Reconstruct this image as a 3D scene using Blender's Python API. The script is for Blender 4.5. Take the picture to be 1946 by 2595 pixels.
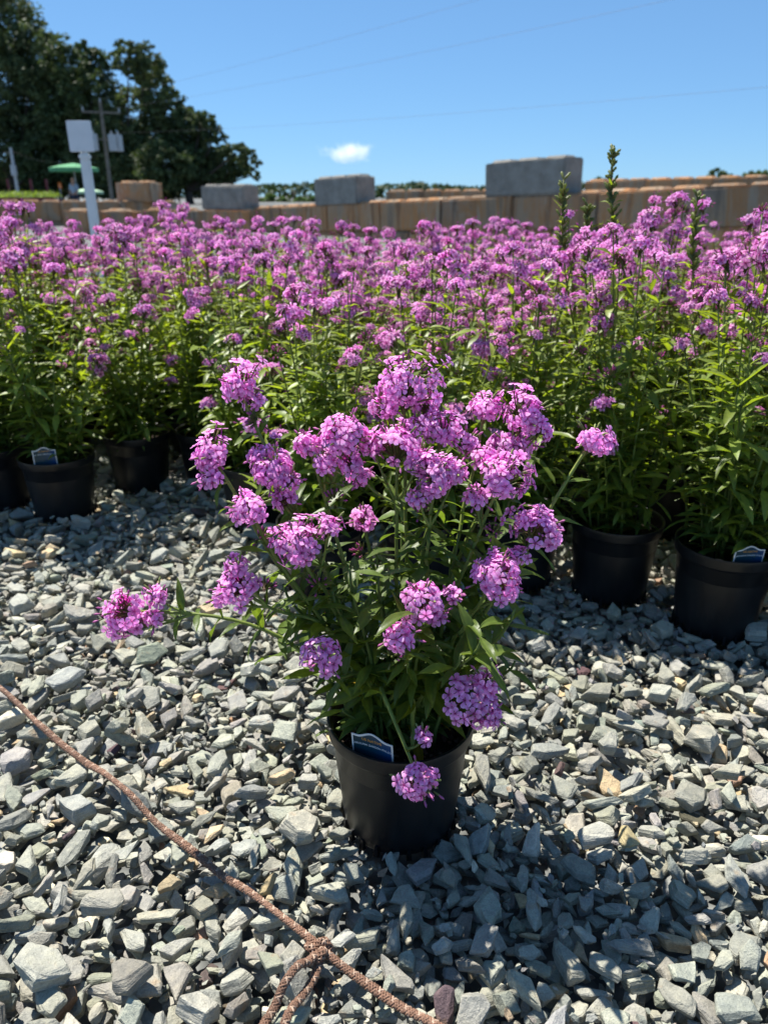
import bpy, bmesh, math, random
import numpy as np
from mathutils import Vector, Matrix, Quaternion, noise as mnoise

for o in list(bpy.data.objects): bpy.data.objects.remove(o)
scene = bpy.context.scene
C = scene.collection
R = math.radians
rng = np.random.default_rng(7)
random.seed(7)

# ------------------------------------------------------------------ camera
CAMZ, PITCH, FPX = 0.88, R(22.3), 1950.0
cd = bpy.data.cameras.new('camera'); cam = bpy.data.objects.new('camera', cd); C.objects.link(cam)
cam.location = (0, 0, CAMZ); cam.rotation_euler = (R(90) - PITCH, 0, 0)
cd.sensor_fit = 'VERTICAL'; cd.sensor_height = 24.0; cd.lens = 24.0 * FPX / 2595.0
cd.clip_start = 0.02; cd.clip_end = 6000
cd.dof.use_dof = True; cd.dof.focus_distance = 1.03; cd.dof.aperture_fstop = 3.9
scene.camera = cam
scene.render.resolution_x, scene.render.resolution_y = 767, 1024

def P(px, py, Y):
    """photo pixel + forward distance -> world point"""
    dx = (px - 973.0) / FPX; uy = (1297.5 - py) / FPX
    d = np.array([dx, math.cos(PITCH) + uy * math.sin(PITCH), -math.sin(PITCH) + uy * math.cos(PITCH)])
    return np.array([0, 0, CAMZ]) + d * (Y / d[1])
def PZ(px, py, z=0.0):
    dx = (px - 973.0) / FPX; uy = (1297.5 - py) / FPX
    d = np.array([dx, math.cos(PITCH) + uy * math.sin(PITCH), -math.sin(PITCH) + uy * math.cos(PITCH)])
    return np.array([0, 0, CAMZ]) + d * ((z - CAMZ) / d[2])
S = 1946 / 1659.0     # display pixels of the enlarged photo -> photo pixels

# ------------------------------------------------------------------ light
SUN_EL = R(60); sh = np.array([0.66, -0.75])         # direction in which shadows fall
tosun = Vector((-sh[0] * math.cos(SUN_EL), -sh[1] * math.cos(SUN_EL), math.sin(SUN_EL))).normalized()
w = bpy.data.worlds.new('World'); scene.world = w; w.use_nodes = True
nt = w.node_tree; nt.nodes.clear()
sky = nt.nodes.new('ShaderNodeTexSky'); sky.sky_type = 'NISHITA'; sky.sun_disc = False
sky.sun_elevation = SUN_EL; sky.sun_rotation = math.atan2(tosun.x, tosun.y)
sky.air_density = 0.7; sky.dust_density = 0.0; sky.ozone_density = 6.0
bg = nt.nodes.new('ShaderNodeBackground'); bg.inputs[1].default_value = 0.086
scene.cycles.volume_bounces = 8; scene.cycles.transmission_bounces = 8
wo = nt.nodes.new('ShaderNodeOutputWorld')
gam = nt.nodes.new('ShaderNodeGamma'); gam.inputs[1].default_value = 0.52        # even, hazeless summer blue over the whole sky
tin = nt.nodes.new('ShaderNodeMix'); tin.data_type = 'RGBA'; tin.blend_type = 'MULTIPLY'; tin.inputs[0].default_value = 1; tin.inputs[7].default_value = (0.96, 1.53, 2.08, 1)
nt.links.new(sky.outputs[0], gam.inputs[0]); nt.links.new(gam.outputs[0], tin.inputs[6]); nt.links.new(tin.outputs[2], bg.inputs[0]); nt.links.new(bg.outputs[0], wo.inputs[0])
sl = bpy.data.lights.new('sun', 'SUN'); sl.energy = 5.0; sl.angle = R(0.53); sl.color = (1.0, 0.955, 0.88)
so = bpy.data.objects.new('sun', sl); C.objects.link(so)
so.rotation_euler = tosun.to_track_quat('Z', 'Y').to_euler(); so.location = (-3, 4, 8)
vs = scene.view_settings; vs.view_transform = 'Standard'; vs.look = 'None'; vs.gamma = 1; vs.use_curve_mapping = False
vs.exposure = 0.92

# ------------------------------------------------------------------ helpers
def tag(o, label=None, cat=None, group=None, kind=None):
    if label: o['label'] = label
    if cat: o['category'] = cat
    if group: o['group'] = group
    if kind: o['kind'] = kind
    return o
def empty(name, loc=(0, 0, 0), rz=0, parent=None):
    o = bpy.data.objects.new(name, None); C.objects.link(o)
    o.location = loc; o.rotation_euler = (0, 0, rz); o.empty_display_size = 0.05
    if parent: o.parent = parent
    return o
def link(name, me, parent=None, loc=(0, 0, 0)):
    o = bpy.data.objects.new(name, me); C.objects.link(o); o.location = loc
    if parent: o.parent = parent
    return o
def children(o): return [c for c in ALLCH.get(o.name, [])]
def copy_tree(src, kids, name=None):
    """kids: list of (obj, index of parent in list or -1)"""
    r = src.copy(); C.objects.link(r); new = []
    for ob, pi in kids:
        c = ob.copy(); C.objects.link(c); c.parent = r if pi < 0 else new[pi]; new.append(c)
    return r, new

class MB:
    """collects vertices / faces / colours for one mesh"""
    def __init__(s): s.v = []; s.f = []; s.c = []; s.l = []; s.n = 0
    def add(s, V, F, col=(1, 1, 1), loc=None):
        V = np.asarray(V, float); k = len(V)
        s.v.append(V)
        if isinstance(F, np.ndarray): s.f.append(F + s.n)
        else:
            g = {}
            for f in F: g.setdefault(len(f), []).append(f)
            for fs in g.values(): s.f.append(np.array(fs) + s.n)
        col = np.asarray(col, float)
        s.c.append(np.tile(col, (k, 1)) if col.ndim == 1 else col)
        s.l.append(V if loc is None else loc)
        s.n += k
        return s
    def mesh(s, name, mat, smooth=True, sharp=None):
        me = bpy.data.meshes.new(name)
        V = np.concatenate(s.v) if s.v else np.zeros((0, 3))
        lens = np.concatenate([np.full(len(f), f.shape[1]) for f in s.f]) if s.f else np.zeros(0, int)
        flat = np.concatenate([f.ravel() for f in s.f]) if s.f else np.zeros(0, int)
        me.vertices.add(len(V)); me.vertices.foreach_set('co', V.ravel())
        me.loops.add(len(flat)); me.loops.foreach_set('vertex_index', flat)
        me.polygons.add(len(lens))
        st = np.concatenate([[0], np.cumsum(lens)[:-1]]).astype(int)
        me.polygons.foreach_set('loop_start', st); me.polygons.foreach_set('loop_total', lens)
        me.polygons.foreach_set('use_smooth', np.full(len(lens), smooth))
        me.update(calc_edges=True)
        ca = me.attributes.new('col', 'FLOAT_COLOR', 'POINT')
        c4 = np.ones((len(V), 4)); c4[:, :3] = np.concatenate(s.c); ca.data.foreach_set('color', c4.ravel())
        la = me.attributes.new('loc', 'FLOAT_VECTOR', 'POINT'); la.data.foreach_set('vector', np.concatenate(s.l).astype(float).ravel())
        if mat: me.materials.append(mat)
        if smooth and sharp:
            me.set_sharp_from_angle(angle=R(sharp))
        return me
    def build(s, name, mat, parent=None, loc=(0, 0, 0), smooth=True, sharp=None):
        return link(name, s.mesh(name, mat, smooth, sharp), parent, loc)

BOXF = [(0, 3, 2, 1), (4, 5, 6, 7), (0, 1, 5, 4), (1, 2, 6, 5), (2, 3, 7, 6), (3, 0, 4, 7)]
def boxv(x0, x1, y0, y1, z0, z1):
    return np.array([(x0, y0, z0), (x1, y0, z0), (x1, y1, z0), (x0, y1, z0), (x0, y0, z1), (x1, y0, z1), (x1, y1, z1), (x0, y1, z1)], float)
def frame_from(d, up=(0, 0, 1)):
    d = np.asarray(d, float); d = d / np.linalg.norm(d); up = np.asarray(up, float)
    s = np.cross(d, up)
    if np.linalg.norm(s) < 1e-4: s = np.cross(d, (1, 0, 0))
    s /= np.linalg.norm(s); u = np.cross(s, d)
    return d, s, u
def tube(pts, radii, n=6, cap=True):
    pts = np.asarray(pts, float); k = len(pts)
    radii = np.full(k, radii) if np.isscalar(radii) else np.asarray(radii)
    T = np.gradient(pts, axis=0); T /= np.linalg.norm(T, axis=1)[:, None] + 1e-9
    nrm = frame_from(T[0])[1]; V = []
    for i in range(k):
        nrm = nrm - T[i] * np.dot(nrm, T[i]); nrm /= np.linalg.norm(nrm) + 1e-9
        b = np.cross(T[i], nrm)
        for j in range(n):
            a = 2 * math.pi * j / n
            V.append(pts[i] + radii[i] * (math.cos(a) * nrm + math.sin(a) * b))
    F = [(i * n + j, i * n + (j + 1) % n, (i + 1) * n + (j + 1) % n, (i + 1) * n + j) for i in range(k - 1) for j in range(n)]
    if cap: F += [tuple(range(n))[::-1], tuple(range((k - 1) * n, k * n))]
    return np.array(V), F
def lathe(prof, n=48):
    V = []; F = []
    for r, z in prof:
        for j in range(n):
            a = 2 * math.pi * j / n; V.append((r * math.cos(a), r * math.sin(a), z))
    for i in range(len(prof) - 1):
        for j in range(n): F.append((i * n + j, i * n + (j + 1) % n, (i + 1) * n + (j + 1) % n, (i + 1) * n + j))
    return np.array(V), F
def bez(p0, p1, p2, p3, n):
    t = np.linspace(0, 1, n)[:, None]
    return (1 - t) ** 3 * p0 + 3 * (1 - t) ** 2 * t * p1 + 3 * (1 - t) * t * t * p2 + t ** 3 * p3
def rotz(a): return np.array([[math.cos(a), -math.sin(a), 0], [math.sin(a), math.cos(a), 0], [0, 0, 1]])
def bm_mesh(bm, name, mat, smooth=False):
    me = bpy.data.meshes.new(name); bm.to_mesh(me); bm.free()
    for p in me.polygons: p.use_smooth = smooth
    me.materials.append(mat); return me

# ------------------------------------------------------------------ materials
class NT:
    def __init__(s, name):
        s.m = bpy.data.materials.new(name); s.m.use_nodes = True; s.t = s.m.node_tree; s.t.nodes.clear()
        s.out = s.n('ShaderNodeOutputMaterial')
    def n(s, typ, **k):
        nd = s.t.nodes.new(typ)
        for a, b in k.items(): setattr(nd, a, b)
        return nd
    def l(s, a, b): s.t.links.new(a, b)
    def val(s, inp, v):
        if hasattr(v, 'links') or hasattr(v, 'is_linked'): s.l(v, inp)
        else: inp.default_value = v
    def noise(s, vec, scale, detail=4, rough=0.55, dist=0):
        nd = s.n('ShaderNodeTexNoise'); nd.inputs['Scale'].default_value = scale; nd.inputs['Detail'].default_value = detail
        nd.inputs['Roughness'].default_value = rough; nd.inputs['Distortion'].default_value = dist
        if vec is not None: s.l(vec, nd.inputs['Vector'])
        return nd.outputs['Fac']
    def mapping(s, vec, scale=(1, 1, 1)):
        nd = s.n('ShaderNodeMapping'); nd.inputs['Scale'].default_value = scale; s.l(vec, nd.inputs['Vector']); return nd.outputs[0]
    def ramp(s, fac, stops):
        nd = s.n('ShaderNodeValToRGB'); s.l(fac, nd.inputs[0]); cr = nd.color_ramp
        while len(cr.elements) < len(stops): cr.elements.new(0.5)
        for e, (p, c) in zip(cr.elements, stops):
            e.position = p; e.color = (*c, 1) if not np.isscalar(c) else (c, c, c, 1)
        return nd.outputs[0]
    def mul(s, a, b, fac=1.0, mode='MULTIPLY'):
        nd = s.n('ShaderNodeMix', data_type='RGBA', blend_type=mode)
        s.val(nd.inputs[0], fac)
        for i, v in ((6, a), (7, b)):
            if hasattr(v, 'is_linked'): s.l(v, nd.inputs[i])
            else: nd.inputs[i].default_value = (*v, 1)
        return nd.outputs[2]
    def math(s, op, a, b=0.0):
        nd = s.n('ShaderNodeMath', operation=op); s.val(nd.inputs[0], a); s.val(nd.inputs[1], b); return nd.outputs[0]
    def attr(s, name): return s.n('ShaderNodeAttribute', attribute_name=name)
    def bump(s, h, strength, dist, nrm=None):
        nd = s.n('ShaderNodeBump'); nd.inputs['Strength'].default_value = strength; nd.inputs['Distance'].default_value = dist
        s.l(h, nd.inputs['Height'])
        if nrm is not None: s.l(nrm, nd.inputs['Normal'])
        return nd.outputs[0]
    def bsdf(s, col, rough=0.6, spec=0.4, nrm=None, metal=0.0):
        b = s.n('ShaderNodeBsdfPrincipled')
        if hasattr(col, 'is_linked'): s.l(col, b.inputs['Base Color'])
        else: b.inputs['Base Color'].default_value = (*col, 1)
        s.val(b.inputs['Roughness'], rough); b.inputs['Specular IOR Level'].default_value = spec; b.inputs['Metallic'].default_value = metal
        if nrm is not None: s.l(nrm, b.inputs['Normal'])
        return b
    def done(s, sh): s.l(sh, s.out.inputs['Surface']); return s.m

def mat_plain(name, col, rough=0.6, spec=0.4, nscale=None, namp=0.25, bumpd=0.0, metal=0.0):
    t = NT(name); c = col; nrm = None
    if nscale:
        tc = t.n('ShaderNodeTexCoord').outputs['Object']
        nz = t.noise(tc, nscale, 5)
        c = t.mul(col, t.ramp(nz, [(0.3, 1 - namp), (0.7, 1 + namp)]))
        if bumpd: nrm = t.bump(nz, 0.6, bumpd)
    return t.done(t.bsdf(c, rough, spec, nrm, metal).outputs[0])

def mat_leaf(name, trans=0.48, rough=0.42, tcol=(1.42, 1.42, 0.35), spec=0.45):
    t = NT(name); a = t.attr('col').outputs['Color']; oi = t.n('ShaderNodeObjectInfo').outputs['Random']
    loc = t.attr('loc').outputs['Vector']
    c = t.mul(a, t.ramp(oi, [(0, (0.82, 0.85, 0.8)), (1, (1.15, 1.12, 1.1))]))
    nz = t.noise(loc, 90, 3)
    c = t.mul(c, t.ramp(nz, [(0.3, 0.82), (0.7, 1.15)]))
    nrm = t.bump(t.noise(loc, 260, 2), 0.25, 0.001)
    b = t.bsdf(c, rough, spec, nrm)
    tr = t.n('ShaderNodeBsdfTranslucent'); t.l(t.mul(c, tcol), tr.inputs[0])
    mx = t.n('ShaderNodeMixShader'); mx.inputs[0].default_value = trans
    t.l(b.outputs[0], mx.inputs[1]); t.l(tr.outputs[0], mx.inputs[2])
    return t.done(mx.outputs[0])
LEAF = mat_leaf('leaf_green')
STEM = mat_leaf('stem_green', 0.15, 0.5, spec=0.3)
PETAL = mat_leaf('petal_pink', 0.45, 0.6, tcol=(1.15, 0.85, 1.15), spec=0.15)
TREEL = mat_leaf('tree_foliage', 0.22, 0.6, tcol=(1.2, 1.3, 0.5), spec=0.2)

def mat_stone():
    t = NT('slate_stone'); a = t.attr('col').outputs['Color']; loc = t.attr('loc').outputs['Vector']
    lay = t.noise(t.mapping(loc, (18, 18, 260)), 1.0, 4, 0.6)
    fine = t.noise(loc, 420, 4, 0.7); mid = t.noise(loc, 70, 4, 0.6)
    c = t.mul(a, t.ramp(mid, [(0.28, (0.72, 0.74, 0.76)), (0.5, (1, 1, 1)), (0.75, (1.22, 1.2, 1.12))]))
    c = t.mul(c, t.ramp(lay, [(0.3, 0.86), (0.7, 1.12)]))
    c = t.mul(c, t.ramp(fine, [(0.25, 0.72), (0.75, 1.25)]))
    rust = t.ramp(t.noise(loc, 26, 3, 0.6), [(0.63, 0.0), (0.75, 0.55)])
    c = t.mul(c, (0.36, 0.22, 0.11), rust, 'MIX')
    h = t.math('ADD', t.math('MULTIPLY', lay, 0.9), t.math('ADD', t.math('MULTIPLY', fine, 0.35), t.math('MULTIPLY', mid, 0.8)))
    return t.done(t.bsdf(c, 0.72, 0.3, t.bump(h, 1.0, 0.0048)).outputs[0])
STONE = mat_stone()

def mat_ground():
    t = NT('gravel_far'); tc = t.n('ShaderNodeTexCoord').outputs['Object']
    v = t.n('ShaderNodeTexVoronoi'); v.inputs['Scale'].default_value = 26; v.inputs['Randomness'].default_value = 1; t.l(t.mapping(tc, (1, 1, 0.2)), v.inputs['Vector'])
    c = t.mul(t.ramp(v.outputs['Color'], [(0, (0.14, 0.15, 0.15)), (1, (0.36, 0.37, 0.35))]), t.ramp(v.outputs['Distance'], [(0.1, 1.0), (0.55, 0.45)]))
    h = t.math('SUBTRACT', 1.0, v.outputs['Distance'])
    return t.done(t.bsdf(c, 0.85, 0.2, t.bump(h, 1.0, 0.02)).outputs[0])
GROUND = mat_ground()

def mat_pot():
    t = NT('black_plastic'); tc = t.n('ShaderNodeTexCoord').outputs['Object']
    d = t.noise(t.mapping(tc, (14, 14, 5)), 1.0, 5, 0.6); f = t.noise(tc, 160, 3)
    c = t.mul((0.0055, 0.006, 0.0075), (0.022, 0.021, 0.019), t.ramp(d, [(0.45, 0.0), (0.8, 0.7)]), 'MIX')
    r = t.ramp(d, [(0.3, 0.28), (0.75, 0.55)])
    return t.done(t.bsdf(c, r, 0.45, t.bump(f, 0.12, 0.001)).outputs[0])
POT = mat_pot()
SOIL = mat_plain('potting_soil', (0.022, 0.016, 0.012), 0.95, 0.1, 70, 0.6, 0.006)
BARK = mat_plain('bark_chip', (0.10, 0.062, 0.045), 0.9, 0.15, 120, 0.5, 0.003)
def mat_rope():
    t = NT('brown_cord'); a = t.attr('col').outputs['Color']; loc = t.n('ShaderNodeTexCoord').outputs['Object']
    c = t.mul(a, t.ramp(t.noise(loc, 500, 3), [(0.3, 0.6), (0.7, 1.35)]))
    c = t.mul(c, t.ramp(t.noise(loc, 9, 3), [(0.35, 0.8), (0.65, 1.25)]))
    return t.done(t.bsdf(c, 0.7, 0.35, t.bump(t.noise(loc, 900, 2), 0.5, 0.001)).outputs[0])
ROPE = mat_rope()

def mat_concrete(name, stain):
    t = NT(name); tc = t.n('ShaderNodeTexCoord').outputs['Object']; oi = t.n('ShaderNodeObjectInfo').outputs['Random']
    add = t.n('ShaderNodeVectorMath', operation='ADD'); t.l(tc, add.inputs[0])
    cb = t.n('ShaderNodeCombineXYZ'); t.l(t.math('MULTIPLY', oi, 57.0), cb.inputs[0]); t.l(t.math('MULTIPLY', oi, 31.0), cb.inputs[1]); t.l(cb.outputs[0], add.inputs[1])
    v = add.outputs[0]
    base = t.ramp(t.noise(v, 3.5, 6, 0.65), [(0.3, (0.21, 0.195, 0.17)), (0.7, (0.36, 0.34, 0.30))])
    if stain:
        streak = t.noise(t.mapping(v, (1.9, 1.9, 0.55)), 1.0, 6, 0.68, 0.6)
        rust = t.ramp(streak, [(0.28, (0.20, 0.16, 0.13)), (0.42, (0.42, 0.30, 0.19)), (0.53, (0.48, 0.24, 0.10)), (0.62, (0.45, 0.34, 0.23)), (0.74, (0.48, 0.42, 0.34))])
        patch = t.ramp(t.noise(v, 1.1, 3), [(0.35, 0.65), (0.6, 1.0)])
        base = t.mul(base, rust, patch, 'MIX')
        dark = t.ramp(t.noise(t.mapping(v, (5, 5, 0.5)), 1.0, 5, .6, .8), [(0.53, 0.0), (0.68, 0.6)])
        base = t.mul(base, (0.09, 0.075, 0.065), dark, 'MIX')
        base = t.mul(base, t.ramp(oi, [(0, (0.8, 0.82, 0.85)), (1, (1.15, 1.05, 0.95))]))
    h = t.noise(v, 28, 5, 0.7)
    return t.done(t.bsdf(base, 0.88, 0.2, t.bump(h, 0.8, 0.04)).outputs[0])
CONS = mat_concrete('stained_concrete', True)
CONG = mat_concrete('grey_concrete', False)
TRUNK = mat_plain('tree_bark', (0.07, 0.055, 0.045), 0.9, 0.1, 3, 0.4, 0.03)

# ------------------------------------------------------------------ plant layout (needed by the gravel)
MAIN = np.array([0.024, 0.924])
front_pots = [(-1.93, 2.42), (-1.68, 2.36), (-1.43, 2.30), (-1.19, 2.24), (-0.963, 2.16), (-0.80, 2.40), (-0.575, 2.44), (-0.37, 2.10), (-0.15, 1.69), (0.10, 1.72),
              (0.33, 1.73), (0.544, 1.658), (0.735, 1.50), (0.965, 1.43)]
fx = np.array([p[0] for p in front_pots]); fy = np.array([p[1] for p in front_pots])
def rowline(x): return np.interp(x, fx, fy)
pots = [tuple(MAIN)] + list(front_pots)
field = []
for r_ in range(0, 14):
    for c_ in range(-20, 17):
        a = np.array([0.955, -0.297]); n_ = np.array([0.297, 0.955])
        p = np.array([0.0, 1.55]) + a * (c_ * 0.262 + (r_ % 2) * 0.131) + n_ * (r_ * 0.236) + rng.normal(0, 0.014, 2)
        x, y = p
        if y > 4.15 + 0.15 * x or x > 0.52 * y + 0.45 or x < -0.52 * y - 1.0: continue
        if x < -2.0 and y < 2.5: continue
        if y < rowline(x) + 0.12: continue
        if min(np.hypot(x - q[0], y - q[1]) for q in pots) < 0.222: continue
        field.append((x, y)); pots.append((x, y))

# ------------------------------------------------------------------ ground sheet
def in_bed(x, y):
    return (y < rowline(x) + 0.55) & (y > 0.30) & (np.abs(x) < 0.55 * y + 0.36)
xs = np.concatenate([[-3000, -400, -60, -20, -8, -4], np.linspace(-2.4, 2.4, 60), [4, 8, 20, 60, 400, 3000]])
ys = np.concatenate([[-200, -20, -4, -1], np.linspace(-0.1, 3.6, 48), [5, 8, 14, 30, 80, 400, 4500]])
GV = []; 
for y in ys:
    for x in xs: GV.append((x, y, -0.066 if in_bed(x, y) or in_bed(x * 0.93, y + 0.07) or in_bed(x*0.93, y - 0.07) else -0.004))
nx = len(xs); GF = [(j * nx + i, j * nx + i + 1, (j + 1) * nx + i + 1, (j + 1) * nx + i) for j in range(len(ys) - 1) for i in range(nx - 1)]
ground = MB().add(GV, GF).build('gravel_ground', GROUND)
tag(ground, 'wide sheet of grey slate gravel ground', 'ground', kind='structure')

# ------------------------------------------------------------------ gravel stones: shapes, then dropped one by one on a height map
def stone_shape(seed, detail):
    r = np.random.default_rng(seed); n = r.integers(4, 7)
    b = r.uniform(0.45, 0.85); c = r.uniform(0.12, 0.36)
    if r.random() < 0.25: b = r.uniform(0.3, 0.45); c = r.uniform(0.16, 0.3)
    ang = np.sort((np.arange(n) + r.uniform(-0.38, 0.38, n)) * 2 * math.pi / n)
    rad = r.uniform(0.68, 1.12, n)
    ring = np.stack([np.cos(ang) * rad, np.sin(ang) * rad * b], 1)
    pts = []
    tx, ty = r.uniform(-0.22, 0.22, 2)
    for z, s0, s1 in ((-c, 0.6, 1.0), (r.uniform(-.6, .6) * c, 0.97, 1.03), (c, 0.6, 1.02)):
        sc = r.uniform(s0, s1, n); off = r.uniform(-0.06, 0.06, 2)
        for i in range(n):
            x, y = ring[i] * sc[i] + off
            pts.append((x, y, z + (x * tx + y * ty) * c * (1.2 if z > 0 else 0.5) + r.normal(0, 0.03)))
    bm = bmesh.new()
    for p in pts: bm.verts.new(p)
    bmesh.ops.convex_hull(bm, input=bm.verts)
    for v in [v for v in bm.verts if not v.link_faces]: bm.verts.remove(v)
    bmesh.ops.dissolve_limit(bm, angle_limit=R(11), verts=bm.verts, edges=bm.edges)
    if detail:
        bmesh.ops.bevel(bm, geom=list(bm.edges), offset=0.034, segments=1, affect='EDGES', profile=0.5)
        bmesh.ops.triangulate(bm, faces=bm.faces)
        long = [e for e in bm.edges if e.calc_length() > 0.36]
        bmesh.ops.subdivide_edges(bm, edges=long, cuts=1)
        bmesh.ops.triangulate(bm, faces=bm.faces)
        o = Vector(r.uniform(-50, 50, 3))
        for v in bm.verts:
            d = mnoise.noise_vector(v.co * 2.4 + o) + mnoise.noise_vector(v.co * 7.0 + o) * .6; v.co += Vector((d.x, d.y, d.z * 0.6)) * 0.062
    else:
        bmesh.ops.triangulate(bm, faces=bm.faces)
    bm.verts.index_update()
    V = np.array([v.co[:] for v in bm.verts]); F = np.array([[v.index for v in f.verts] for f in bm.faces])
    bm.free()
    return V, F, b, c
NARCH = 44
arch = [(stone_shape(100 + i, True), stone_shape(100 + i, False)) for i in range(NARCH)]

RES = 0.004; X0, X1, Y0, Y1 = -1.95, 1.75, 0.28, 3.05
gw, gh = int((X1 - X0) / RES), int((Y1 - Y0) / RES)
H = np.full((gh, gw), -0.06)
potxy = np.array([p for p in pots if p[1] < 3.1])
stones = []
def drop(n, lo, hi, cand, tiltmax, seed):
    r = np.random.default_rng(seed); made = 0
    while made < n:
        made += 1
        L = r.uniform(lo, hi) if r.random() < 0.8 else r.uniform(lo * 0.55, lo)
        k = r.integers(NARCH); (V, F, b, c) = arch[k][0]
        a = L / 2; yaw = r.uniform(0, 2 * math.pi)
        best = None
        for _ in range(cand):
            y = Y0 + 0.05 + (Y1 - Y0 - 0.1) * r.random() ** 1.25
            hw = 0.55 * y + 0.33; x = r.uniform(-hw, hw)
            if not (X0 + .05 < x < X1 - .05) or y > rowline(x) + 0.52 or y < Y0 + .05: continue
            if np.min((potxy[:, 0] - x) ** 2 + (potxy[:, 1] - y) ** 2) < (0.081 + a * 0.55) ** 2: continue
            i, j = int((y - Y0) / RES), int((x - X0) / RES); q = max(2, int(a * 0.55 / RES))
            m = H[i - q:i + q + 1:2, j - q:j + q + 1:2].mean()
            if best is None or m < best[0]: best = (m, x, y, i, j)
        if best is None: continue
        _, x, y, i, j = best
        q = int(a / RES) + 1
        i0, i1, j0, j1 = max(i - q, 0), min(i + q + 1, gh), max(j - q, 0), min(j + q + 1, gw)
        Hs = H[i0:i1, j0:j1]
        yy, xx = np.mgrid[i0:i1, j0:j1]
        dx = (xx + .5) * RES + X0 - x; dy = (yy + .5) * RES + Y0 - y
        cs, sn = math.cos(yaw), math.sin(yaw)
        u = (dx * cs + dy * sn) / a; v = (-dx * sn + dy * cs) / (a * b)
        rr = u ** 4 + v ** 4; mk = rr < 0.9
        if mk.sum() < 4: continue
        hx, hy, hz = dx[mk], dy[mk], Hs[mk]
        gx = np.clip((hx * (hz - hz.mean())).sum() / ((hx * hx).sum() + 1e-9), -tiltmax, tiltmax) * 0.8 + r.normal(0, 0.15)
        gy = np.clip((hy * (hz - hz.mean())).sum() / ((hy * hy).sum() + 1e-9), -tiltmax, tiltmax) * 0.8 + r.normal(0, 0.15)
        th = a * c * np.sqrt(np.clip(1 - rr[mk] * 0.85, 0.05, 1))
        pl = gx * hx + gy * hy
        z0 = np.quantile(hz - (pl - th), 0.86)
        Hs[mk] = np.maximum(hz, z0 + pl + th)
        stones.append((x, y, z0, L, k, yaw, gx, gy, i, j))
drop(2600, 0.020, 0.042, 2, 0.5, 11)
drop(7600, 0.027, 0.056, 5, 0.6, 12)
drop(2700, 0.027, 0.078, 5, 0.7, 13)
drop(2600, 0.009, 0.022, 7, 0.8, 14)
# level: bring the mean stone top near z = 0
def Hs_at(x, y, rad=0.012):
    i, j = int((y - Y0) / RES), int((x - X0) / RES); q = int(rad / RES)
    return H[max(i - q, 0):i + q + 1, max(j - q, 0):j + q + 1]
lvl = np.median(H[in_bed(*np.meshgrid(X0 + RES * np.arange(gw), Y0 + RES * np.arange(gh)))])
SH = 0.004 - lvl
H += SH
sr = np.random.default_rng(5)
def stone_colour():
    q = sr.random(); g = sr.uniform(0.80, 1.32)
    if q < 0.60: c = np.array((0.312, 0.308, 0.252))
    elif q < 0.86: c = np.array((0.276, 0.280, 0.242))
    elif q < 0.945: c = np.array((0.33, 0.32, 0.265))
    elif q < 0.972: c = np.array((0.46, 0.36, 0.22))
    elif q < 0.982: c = np.array((0.60, 0.55, 0.43)); g = 1
    elif q < 0.990: c = np.array((0.35, 0.22, 0.14))
    else: c = np.array((0.12, 0.085, 0.075))
    return np.clip(c * g + sr.normal(0, 0.008, 3), 0.02, 0.8)
fwd = np.array([0, math.cos(PITCH), -math.sin(PITCH)])
def placed(st, det):
    x, y, z0, L, k, yaw, gx, gy, i, j = st
    V, F, b, c = arch[k][0 if det else 1]
    n = np.array((-gx, -gy, 1.0)); n /= np.linalg.norm(n)
    ex = np.array((math.cos(yaw), math.sin(yaw), 0)); ex -= n * ex.dot(n); ex /= np.linalg.norm(ex)
    ey = np.cross(n, ex)
    sc = L / 2
    return (V * sc) @ np.stack([ex, ey, n]), F, V * sc + sr.uniform(-9, 9, 3), np.array((x, y, z0 + SH))
score = []
for idx, st in enumerate(stones):
    x, y, z0, L, k, *_ = st; i, j = st[8], st[9]
    top = z0 + SH + L / 2 * arch[k][0][3]
    vis = top > H[i, j] - 0.006
    d = np.array((x, y, -CAMZ)); dep = d.dot(fwd); px = x / dep * FPX; py = -d.dot(np.array([0, math.sin(PITCH), math.cos(PITCH)])) / dep * FPX
    inside = abs(px) < 960 and py < 1285
    score.append((L / dep) ** 2 * arch[k][0][2] if vis and inside else 0)
order = np.argsort(score)[::-1]; own = set(order[:300].tolist())
gm = MB()
for idx, st in enumerate(stones):
    det = st[1] < 1.7 and st[3] > .022
    if idx in own:
        V, F, lc, t0 = placed(st, True)
        MB().add(V, F, stone_colour(), lc).build('stone', STONE, ground, t0, smooth=False)
    else:
        V, F, lc, t0 = placed(st, det)
        gm.add(V + t0, F, stone_colour(), lc)
tag(gm.build('gravel', STONE, smooth=False), 'loose grey slate chippings covering the ground', 'gravel', kind='stuff')

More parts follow.
